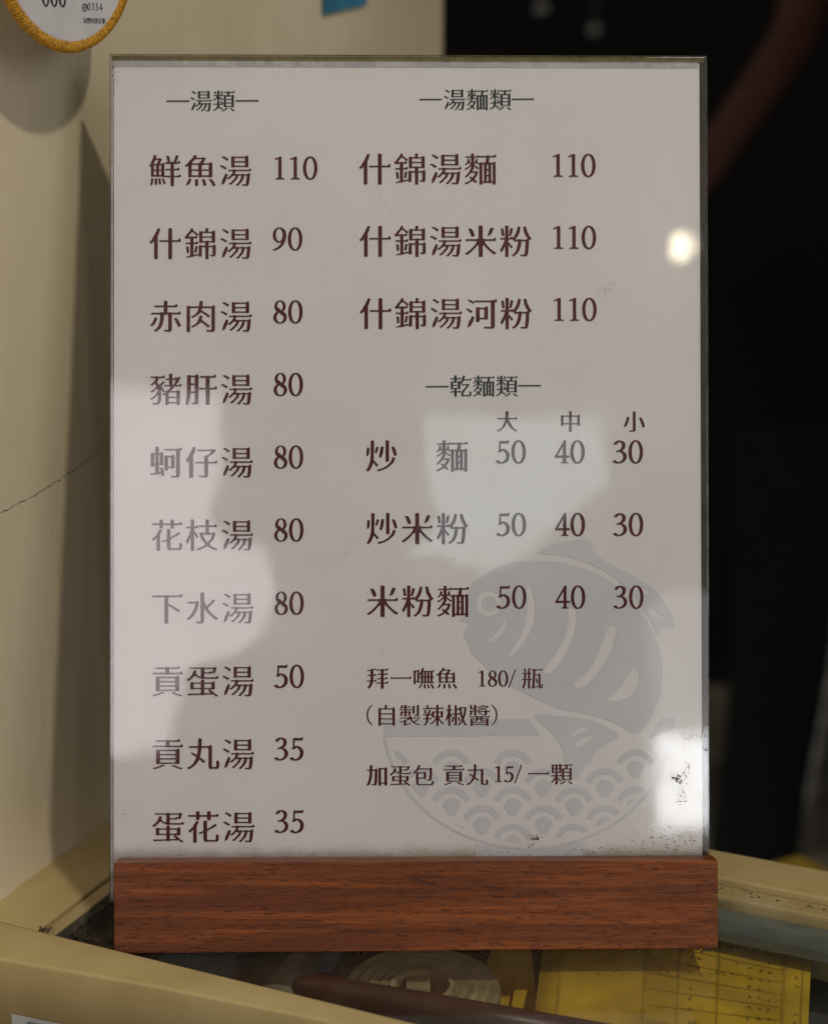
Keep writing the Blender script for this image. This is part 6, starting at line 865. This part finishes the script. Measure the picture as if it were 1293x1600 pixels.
# grime: many ragged flecks stuck on the front plate
bm = bmesh.new()
rd = random.Random(21)
def fleck(x, y, r, st=1.0, z=0.00006):
    if not (AX0 < x < AX1 and y < AY1): return
    n = rd.randint(5, 8); a0 = rd.uniform(0, 6.28)
    vs = []
    for k in range(n):
        a = a0 + 2 * math.pi * k / n; q = r * rd.uniform(0.45, 1.1)
        vs.append(bm.verts.new((x + q * math.cos(a) * st, y + q * math.sin(a), z)))
    bm.faces.new(vs)
def smudge(cx, cy, rx, ry, n, r0, r1, st=1.0):
    for _ in range(n):
        fleck(cx + rd.gauss(0, rx), cy + rd.gauss(0, ry), r0 + (r1 - r0) * rd.random() ** 3, st)
smudge(0.0975, 0.0285, 0.0010, 0.0009, 55, 0.00006, 0.00055, 1.3)
smudge(0.0990, 0.0290, 0.0016, 0.0014, 70, 0.00004, 0.00030, 1.5)
smudge(0.1010, 0.0325, 0.0012, 0.0022, 60, 0.00004, 0.00035)
smudge(0.0992, 0.0220, 0.0013, 0.0024, 70, 0.00004, 0.00026, 2.2)
smudge(0.1000, 0.0400, 0.0012, 0.0012, 16, 0.00004, 0.0003)
smudge(0.0453, 0.0074, 0.0014, 0.0005, 60, 0.00005, 0.00032, 2.0)
smudge(0.0716, 0.2077, 0.0011, 0.0007, 34, 0.00004, 0.00025)
smudge(0.0735, 0.2095, 0.0007, 0.0006, 22, 0.00004, 0.00025)
smudge(0.1035, 0.0440, 0.0024, 0.0011, 120, 0.00004, 0.00026, 1.4)
smudge(0.1080, 0.0393, 0.0004, 0.0003, 20, 0.0001, 0.0005)
smudge(0.0950, 0.0060, 0.0075, 0.0026, 220, 0.00003, 0.00020, 3.2)
smudge(0.0500, 0.0026, 0.0300, 0.0010, 150, 0.00004, 0.0002, 2.8)
smudge(-0.03, 0.0017, 0.050, 0.0007, 130, 0.00004, 0.0002, 2.4)
smudge(-0.1077, 0.284, 0.0004, 0.004, 40, 0.00006, 0.0004)
smudge(-0.1030, 0.016, 0.0007, 0.0012, 14, 0.00006, 0.0003)
for _ in range(150): fleck(rd.uniform(AX0, AX1), rd.uniform(0, AY1), 0.00004 + 0.00022 * rd.random() ** 5)
for _ in range(60): fleck(AX1 - abs(rd.gauss(0, 0.0012)), rd.uniform(0, AY1), rd.uniform(0.00004, 0.0002))
for _ in range(60): fleck(AX0 + abs(rd.gauss(0, 0.0012)), rd.uniform(0, AY1), rd.uniform(0.00004, 0.0002))
def hair_line(pts, w):
    pv = None
    for i, (x, y) in enumerate(pts):
        c = (bm.verts.new((x - w, y, 0.00006)), bm.verts.new((x + w, y + w * 0.3, 0.00006)))
        if pv: bm.faces.new((pv[0], pv[1], c[1], c[0]))
        pv = c
hair_line([(-0.0120 + 0.0062 * (k / 14) ** 1.6, 0.2465 - 0.0118 * k / 14) for k in range(15)], 0.000028)
hair_line([(0.0620 + 0.002 * math.sin(k / 5), 0.118 - 0.004 * k / 10) for k in range(11)], 0.00002)
gr = obj('grime', bm, M_DIRT, stand); gr['kind'] = 'stuff'

# crumbs of dirt on the glass round the foot of the base
bm = bmesh.new()
def crumb(x, y, z, r):
    b = bmesh.ops.create_icosphere(bm, subdivisions=1, radius=r)
    for v in b['verts']:
        v.co = Vector((v.co.x * rd.uniform(0.6, 1.5), v.co.y * rd.uniform(0.6, 1.4), v.co.z * rd.uniform(0.4, 0.9))) + Vector((x, y, z + r * 0.4))
foot0 = STAND @ Vector((x0, glass_y(x0, zf), zf)); foot1 = STAND @ Vector((x1, glass_y(x1, zf), zf))
for _ in range(420):
    f = rd.random() ** 0.55
    p = foot0.lerp(foot1, f) + Vector((0, -abs(rd.gauss(0, 0.0011 + 0.001 * f)), 0))
    crumb(p.x, p.y, 0.0, 0.00008 + 0.00042 * rd.random() ** 4)
for _ in range(160):
    p = foot1 + Vector((rd.gauss(-0.006, 0.012), -abs(rd.gauss(0, 0.0012)), 0))
    crumb(p.x, p.y, 0.0, 0.00008 + 0.00055 * rd.random() ** 3)
for _ in range(500):       # dust heap in the left corner
    u = rd.random(); q = CASE @ Vector((0.009 + 0.030 * u, 0.0048 + abs(rd.gauss(0, 0.0022)) * (0.5 + u), 0))
    crumb(q.x, q.y, 0.0, 0.0001 + 0.0005 * rd.random() ** 3)
for _ in range(60):
    q = CASE @ Vector((rd.gauss(0.002, 0.0018), rd.gauss(0.0018, 0.001), 0.0018)); crumb(q.x, q.y, 0.0018, rd.uniform(0.0001, 0.0004))
for _ in range(70):
    q = CASE @ Vector((rd.uniform(0.14, 0.34), rd.uniform(0.02, 0.13), 0)); crumb(q.x, q.y, 0.0, 0.00007 + 0.0004 * rd.random() ** 4)
for _ in range(420):
    q = CASE @ Vector((rd.uniform(0.19, 0.34), 0.1336 + rd.gauss(0.0006, 0.0011), 0.0016)); crumb(q.x, q.y, 0.0014, 0.00008 + 0.0005 * rd.random() ** 3)
cb = obj('crumbs', bm, M_DIRT)
tag(cb, 'dark crumbs and dust gathered on the glass round the foot of the wooden base', 'crumbs', kind='stuff')

# ------------------------------------------------------------------ round card with a braided rim
FN = Vector((0.87, -0.49, 0.0)).normalized(); FX = Vector((-FN.y, FN.x, 0)); FR = 0.0345
FC = Vector((-0.1225, 0.6065, 0.3474)) + FX * 0.0085 + Vector((-0.0017, 0.0087, 0.0))
FAN = Matrix(((FX.x, 0, FN.x, FC.x), (FX.y, 0, FN.y, FC.y), (0, 1, 0, FC.z), (0, 0, 0, 1)))
fan = empty('round_card', FAN, 'round white card with a braided gold rim hanging by the wall', 'card')
bm = bmesh.new(); add_lathe(bm, [(0.0001, -0.0008), (FR, -0.0008), (FR, 0.0008), (0.0001, 0.0008)], 96)
obj('card_face', bm, M_CARD, fan)
bm = bmesh.new()
for st in range(3):       # three strands twisted round the rim
    ring = []
    NS = 640
    for i in range(NS):
        a = 2 * math.pi * i / NS; w = a * 62 + 2 * math.pi * st / 3
        r = FR + 0.0004 + 0.00085 * math.cos(w); z = 0.00085 * math.sin(w)
        c0 = Vector((r * math.cos(a), r * math.sin(a), z)); t = Vector((-math.sin(a), math.cos(a), 0))
        n1 = Vector((math.cos(a), math.sin(a), 0)); n2 = Vector((0, 0, 1))
        ring.append([bm.verts.new(c0 + 0.00135 * (math.cos(2 * math.pi * k / 7) * n1 + math.sin(2 * math.pi * k / 7) * n2)) for k in range(7)])
    for i in range(NS):
        A, B = ring[i], ring[(i + 1) % NS]
        for k in range(7): bm.faces.new((A[k], A[(k + 1) % 7], B[(k + 1) % 7], B[k]))
rf = random.Random(9)
for _ in range(260):      # loose fibres
    a = rf.uniform(math.pi, 2 * math.pi); r = FR - 0.0008; l = rf.uniform(0.0006, 0.0018); d = rf.uniform(-0.5, 0.5)
    p = Vector((r * math.cos(a), r * math.sin(a), 0.0012)); e = Vector(((r - l) * math.cos(a + d * 0.03), (r - l) * math.sin(a + d * 0.03), 0.0011)); s = Vector((-math.sin(a), math.cos(a), 0)) * 0.00006
    bm.faces.new([bm.verts.new(q) for q in (p - s, p + s, e)])
obj('braided_rim', bm, M_BRAID, fan, True)
bm = bmesh.new()
CT = lambda a, b: (a, b, 0.00095)
write(bm, '海豐特選名單', 0.0068, -0.0268, 0.0021, 0.00203, 0, 1.0, CT)
write(bm, '0354', 0.0095, -0.0224, 0.0034, 0.0022, 0, 1.0, CT)
for w in ('000',):
    for k in range(3):
        write(bm, '0', -0.0142 + 0.0043 * k, -0.0214, 0.0074, 0.0043, 0, 1.1, CT)
        write(bm, '0', -0.0139 + 0.0043 * k, -0.0216, 0.0076, 0.0043, 0, 1.0, CT)
add_lathe(bm, [(0.0010, 0.00095), (0.00135, 0.00095), (0.00135, 0.0010), (0.0010, 0.0010)], 24, (0.0080, -0.0216, 0))
add_lathe(bm, [(0.0001, 0.00095), (0.0004, 0.00095), (0.0004, 0.0010), (0.0001, 0.0010)], 16, (0.0080, -0.0216, 0))

obj('card_lettering', bm, M_BLACKINK, fan)
bm = bmesh.new(); add_tube(bm, [FC + Vector((0, 0, FR)), FC + Vector((-0.002, 0.002, FR + 0.04)), wall_pt(0.02, 0.50, 0.003)], 0.0005, 8)
for v in bm.verts: v.co = FAN.inverted() @ v.co
obj('hanging_cord', bm, M_BRAID, fan)

# ------------------------------------------------------------------ people
def figure(name, parts, label, cloth):
    """parts: list of (object name, material, joints {n:(co, r)}, bones, root). First one is the body."""
    body = None
    for nm, mt, J, bones, root, _ in parts:
        me = bpy.data.meshes.new(nm)
        keys = list(J); idx = {k: i for i, k in enumerate(keys)}
        me.from_pydata([J[k][0] for k in keys], [(idx[a], idx[b]) for a, b in bones], [])
        tmp = bpy.data.objects.new(nm + '_tmp', me); COL.objects.link(tmp)
        tmp.modifiers.new('s', 'SKIN'); sd = tmp.modifiers.new('d', 'SUBSURF'); sd.levels = 2; sd.render_levels = 2
        for k in keys:
            r = J[k][1]
            sv = me.skin_vertices[0].data[idx[k]]
            sv.radius = (r, r) if not isinstance(r, tuple) else r
            sv.use_root = (k == root)
        dg = bpy.context.evaluated_depsgraph_get(); dg.update()
        em = bpy.data.meshes.new_from_object(tmp.evaluated_get(dg))
        bpy.data.objects.remove(tmp)
        for p in em.polygons: p.use_smooth = True
        em.materials.clear(); em.materials.append(mt)
        o = bpy.data.objects.new(nm, em); COL.objects.link(o)
        if body is None:
            body = o; tag(o, label, 'person')
        else: o.parent = body
    return body

def hand_joints(w, d, s, J, B, pre, root):
    """a five fingered half closed hand at w, fingers along d, thumb towards s"""
    d = Vector(d).normalized(); s = Vector(s); s = (s - d * s.dot(d)).normalized(); n = d.cross(s)
    w = Vector(w)
    J[pre + 'palm'] = (tuple(w + d * 0.035), 0.026); B.append((root, pre + 'palm'))
    for i, (o, L) in enumerate(((0.030, 0.075), (0.010, 0.082), (-0.010, 0.076), (-0.028, 0.060))):
        k = w + d * 0.075 + s * o
        for j, (f, c) in enumerate(((0.0, 0), (0.5, 0.010), (0.85, 0.032), (1.0, 0.052))):
            J[f'{pre}f{i}{j}'] = (tuple(k + d * L * f * (1 - 0.25 * f) + n * c), 0.009 - 0.001 * j)
        B.append((pre + 'palm', f'{pre}f{i}0'))
        for j in range(3): B.append((f'{pre}f{i}{j}', f'{pre}f{i}{j + 1}'))
    for j, q in enumerate((w + d * 0.03 + s * 0.036, w + d * 0.055 + s * 0.050 + n * 0.012, w + d * 0.078 + s * 0.050 + n * 0.028)):
        J[f'{pre}t{j}'] = (tuple(q), 0.011 - 0.001 * j)
    B += [(pre + 'palm', pre + 't0'), (pre + 't0', pre + 't1'), (pre + 't1', pre + 't2')]

# photographer, behind the camera: seen as the dark figure mirrored in the acrylic
J = {'pelvis': ((0.03, -0.36, -0.42), (0.15, 0.10)), 'belly': ((0.03, -0.35, -0.18), (0.13, 0.095)), 'chest': ((0.03, -0.33, 0.06), (0.14, 0.10)), 'top': ((0.0, -0.31, 0.22), (0.11, 0.085)),
     'neck': ((-0.03, -0.285, 0.325), 0.052), 'jaw': ((-0.047, -0.262, 0.385), 0.066), 'head': ((-0.05, -0.27, 0.455), (0.092, 0.098)), 'crown': ((-0.05, -0.285, 0.525), 0.07), 'nose': ((-0.05, -0.172, 0.432), 0.012),
     'ls': ((-0.135, -0.29, 0.228), 0.052), 'le': ((-0.155, -0.25, -0.03), 0.042), 'lw': ((-0.06, -0.10, 0.14), 0.028),
     'rs': ((0.13, -0.29, 0.29), 0.06), 're': ((0.275, -0.25, 0.425), 0.046), 'rw': ((0.105, -0.11, 0.275), 0.026),
     'lh': ((-0.06, -0.36, -0.52), 0.09), 'lk': ((-0.07, -0.34, -0.72), 0.06), 'la': ((-0.08, -0.36, -0.86), 0.045), 'rh': ((0.12, -0.36, -0.52), 0.09), 'rk': ((0.13, -0.34, -0.72), 0.06), 'ra': ((0.14, -0.36, -0.86), 0.045)}
B = [('pelvis', 'belly'), ('belly', 'chest'), ('chest', 'top'), ('top', 'neck'), ('neck', 'jaw'), ('jaw', 'head'), ('head', 'crown'), ('head', 'nose'), ('top', 'ls'), ('ls', 'le'), ('le', 'lw'), ('top', 'rs'), ('rs', 're'), ('re', 'rw'),
     ('pelvis', 'lh'), ('lh', 'lk'), ('lk', 'la'), ('pelvis', 'rh'), ('rh', 'rk'), ('rk', 'ra')]
hand_joints(J['rw'][0], (-0.55, 0.5, 0.0), (0, 0.2, -1), J, B, 'r', 'rw')
hand_joints(J['lw'][0], (0.35, 0.35, 0.75), (0.6, -0.2, 0), J, B, 'l', 'lw')
grow = lambda keys, k: {n: (J[n][0], tuple(v * k for v in J[n][1]) if isinstance(J[n][1], tuple) else J[n][1] * k) for n in keys}
shirt = grow(('pelvis', 'belly', 'chest', 'top', 'ls', 'le', 'rs', 're'), 1.13)
sb = [b for b in B if b[0] in shirt and b[1] in shirt]
trous = grow(('pelvis', 'lh', 'lk', 'la', 'rh', 'rk', 'ra'), 1.15)
tb = [b for b in B if b[0] in trous and b[1] in trous]
hair = {'a': ((-0.05, -0.315, 0.43), 0.075), 'b': ((-0.05, -0.305, 0.50), 0.098), 'c': ((-0.05, -0.265, 0.555), 0.07)}
figure('person', [('person', M_SKIN, J, B, 'pelvis', 0), ('shirt', M_BLACK, shirt, sb, 'pelvis', 0), ('trousers', M_BLACK, trous, tb, 'pelvis', 0), ('hair', M_HAIR, hair, [('a', 'b'), ('b', 'c')], 'b', 0)],
       'photographer in black with one elbow raised, mirrored in the acrylic over the menu', M_BLACK)

# worker in black at the right, far out of focus
J = {'pelvis': ((0.66, 1.70, -0.02), (0.15, 0.11)), 'belly': ((0.635, 1.70, 0.12), (0.14, 0.10)), 'chest': ((0.575, 1.69, 0.32), (0.15, 0.11)), 'top': ((0.535, 1.69, 0.46), (0.12, 0.09)),
     'neck': ((0.52, 1.67, 0.57), 0.055), 'jaw': ((0.515, 1.64, 0.63), 0.066), 'head': ((0.515, 1.65, 0.70), (0.085, 0.095)), 'crown': ((0.515, 1.66, 0.77), 0.06), 'nose': ((0.505, 1.55, 0.68), 0.012),
     'ls': ((0.395, 1.67, 0.48), 0.045), 'le': ((0.345, 1.62, 0.325), 0.023), 'lw': ((0.235, 1.50, 0.195), 0.018),
     'rs': ((0.66, 1.69, 0.48), 0.05), 're': ((0.76, 1.62, 0.24), 0.038), 'rw': ((0.74, 1.45, 0.08), 0.027),
     'lh': ((0.59, 1.70, -0.10), 0.09), 'lk': ((0.60, 1.69, -0.46), 0.062), 'la': ((0.60, 1.71, -0.82), 0.042), 'lt': ((0.60, 1.58, -0.875), 0.035),
     'rh': ((0.75, 1.70, -0.10), 0.09), 'rk': ((0.78, 1.69, -0.46), 0.062), 'ra': ((0.78, 1.71, -0.82), 0.042), 'rt': ((0.78, 1.58, -0.875), 0.035)}
B = [('pelvis', 'belly'), ('belly', 'chest'), ('chest', 'top'), ('top', 'neck'), ('neck', 'jaw'), ('jaw', 'head'), ('head', 'crown'), ('head', 'nose'), ('top', 'ls'), ('ls', 'le'), ('le', 'lw'), ('top', 'rs'), ('rs', 're'), ('re', 'rw'),
     ('pelvis', 'lh'), ('lh', 'lk'), ('lk', 'la'), ('la', 'lt'), ('pelvis', 'rh'), ('rh', 'rk'), ('rk', 'ra'), ('ra', 'rt')]
hand_joints(J['lw'][0], (-0.7, -0.5, -0.4), (0, 0.3, 1), J, B, 'l', 'lw')
hand_joints(J['rw'][0], (-0.3, -0.8, -0.3), (-1, 0, 0.2), J, B, 'r', 'rw')
shirt = grow(('pelvis', 'belly', 'chest', 'top', 'ls', 'rs'), 1.16)
shirt['ls2'] = ((0.362, 1.64, 0.385), 0.058); shirt['rs2'] = ((0.71, 1.65, 0.36), 0.06)
sb = [b for b in B if b[0] in shirt and b[1] in shirt] + [('ls', 'ls2'), ('rs', 'rs2')]
trous = grow(('pelvis', 'lh', 'lk', 'la', 'rh', 'rk', 'ra'), 1.15)
tb = [b for b in B if b[0] in trous and b[1] in trous]
hair = {'a': ((0.515, 1.70, 0.67), 0.075), 'b': ((0.515, 1.69, 0.74), 0.09), 'c': ((0.515, 1.64, 0.795), 0.06)}
figure('person', [('person', M_SKIN, J, B, 'pelvis', 0), ('shirt', M_BLACK, shirt, sb, 'pelvis', 0), ('trousers', M_NAVY, trous, tb, 'pelvis', 0), ('hair', M_HAIR, hair, [('a', 'b'), ('b', 'c')], 'b', 0)],
       'blurred person in black with a bare arm reaching down, in the dark kitchen', M_BLACK)


# ------------------------------------------------------------------ the dark kitchen behind
bm = bmesh.new(); add_box(bm, (-0.5, -0.3, -0.90), (0.5, 0.3, -0.02)); bevel(bm, 0.006)
o = obj('low_cabinet', bm, M_CABINET, None, M=Matrix.Translation((1.35, 2.55, 0)) @ Matrix.Rotation(R(-24), 4, 'Z'))
tag(o, 'dark brown low cabinet in the kitchen behind the display case', 'cabinet')
# ribbed mat leaning beside the cabinet
mat = bmesh.new()
TL, TR, BR, BL = Vector((0.400, 2.10, -0.14)), Vector((0.545, 2.10, -0.14)), Vector((0.440, 1.95, -0.89)), Vector((0.330, 1.95, -0.89))
NR = 168
dirv = (TL - BL).cross(TR - TL).normalized()
if dirv.y > 0: dirv = -dirv
prev = None
for i in range(NR + 1):
    f = i / NR
    off = dirv * (0.005 if i % 3 == 0 else 0.0)
    a = BL.lerp(TL, f) + off; b = BR.lerp(TR, f) + off
    bow = Vector((0.03 * math.sin(f * math.pi), 0, 0))
    cur = [mat.verts.new(a + bow), mat.verts.new(b + bow * 0.6), mat.verts.new(b + bow * 0.6 - dirv * 0.02), mat.verts.new(a + bow - dirv * 0.02)]
    if prev:
        for k in range(4): mat.faces.new((prev[k], prev[(k + 1) % 4], cur[(k + 1) % 4], cur[k]))
    else: mat.faces.new(cur)
    prev = cur
mat.faces.new(prev)
o = obj('ribbed_mat', mat, M_RUBBER)
tag(o, 'black ribbed rubber mat leaning in the dark kitchen right of the menu', 'mat')
# steel bar leaning along the mat
bm = bmesh.new(); add_tube(bm, [(0.575, 2.06, -0.14), (0.545, 2.04, -0.30), (0.500, 2.00, -0.58), (0.462, 1.93, -0.89)], 0.010, 16)
o = obj('steel_bar', bm, M_STEEL, None, True)
tag(o, 'thin steel bar leaning along the edge of the black ribbed mat', 'bar')
# steel balls of hanging utensils: small round ends catching the light
def knob(loc, r, label):
    u = empty('hanging_ladle', Matrix.Translation(loc), label, 'ladle', 'steel ladles hanging in the dark kitchen')
    b = bmesh.new(); bmesh.ops.create_uvsphere(b, u_segments=20, v_segments=12, radius=r)
    obj('bowl', b, M_STEEL, u, True)
    b = bmesh.new(); add_tube(b, [(0, 0, r * 0.9), (0, 0.01, 0.16)], 0.004, 8); obj('handle', b, M_STEEL, u, True)
bm = bmesh.new(); add_tube(bm, [(0, 0, 0), (1.2, 0, 0)], 0.008, 10); add_box(bm, (0.1, 0, -0.01), (0.12, 0.19, 0.01)); add_box(bm, (1.05, 0, -0.01), (1.07, 0.19, 0.01))
o = obj('utensil_rail', bm, M_STEEL, None, M=Matrix.Translation((-0.1, 3.0, 0.60))); tag(o, 'steel rail fixed to the dark kitchen wall above the ladles', 'rail')
def at3(px, py, Y):
    r = Vector((0, math.cos(R(15)), -math.sin(R(15)))) + Vector((1, 0, 0)) * ((px - 646.5) / 2694) + Vector((0, math.sin(R(15)), math.cos(R(15)))) * ((800 - py) / 2694)
    return Vector((0, 0, 0.3113)) + r * (Y / r.y)
knob((0.212, 2.99, 0.377), 0.014, 'steel ladle with the brightest glint, hanging left in the dark kitchen')
knob((0.301, 2.99, 0.343), 0.012, 'dimmer steel ladle hanging right of the bright one in the dark kitchen')

bm = bmesh.new(); add_box(bm, (-0.03, -0.025, -0.355), (0.03, 0.025, 0.355)); bevel(bm, 0.004)
o = obj('yellow_box', bm, M_YELLOWBOX, None, M=Matrix.Translation((0.240, 1.00, -0.553)) @ Matrix.Rotation(R(30), 4, 'Z'))
tag(o, 'yellow carton just showing over the rear rail of the case', 'carton')
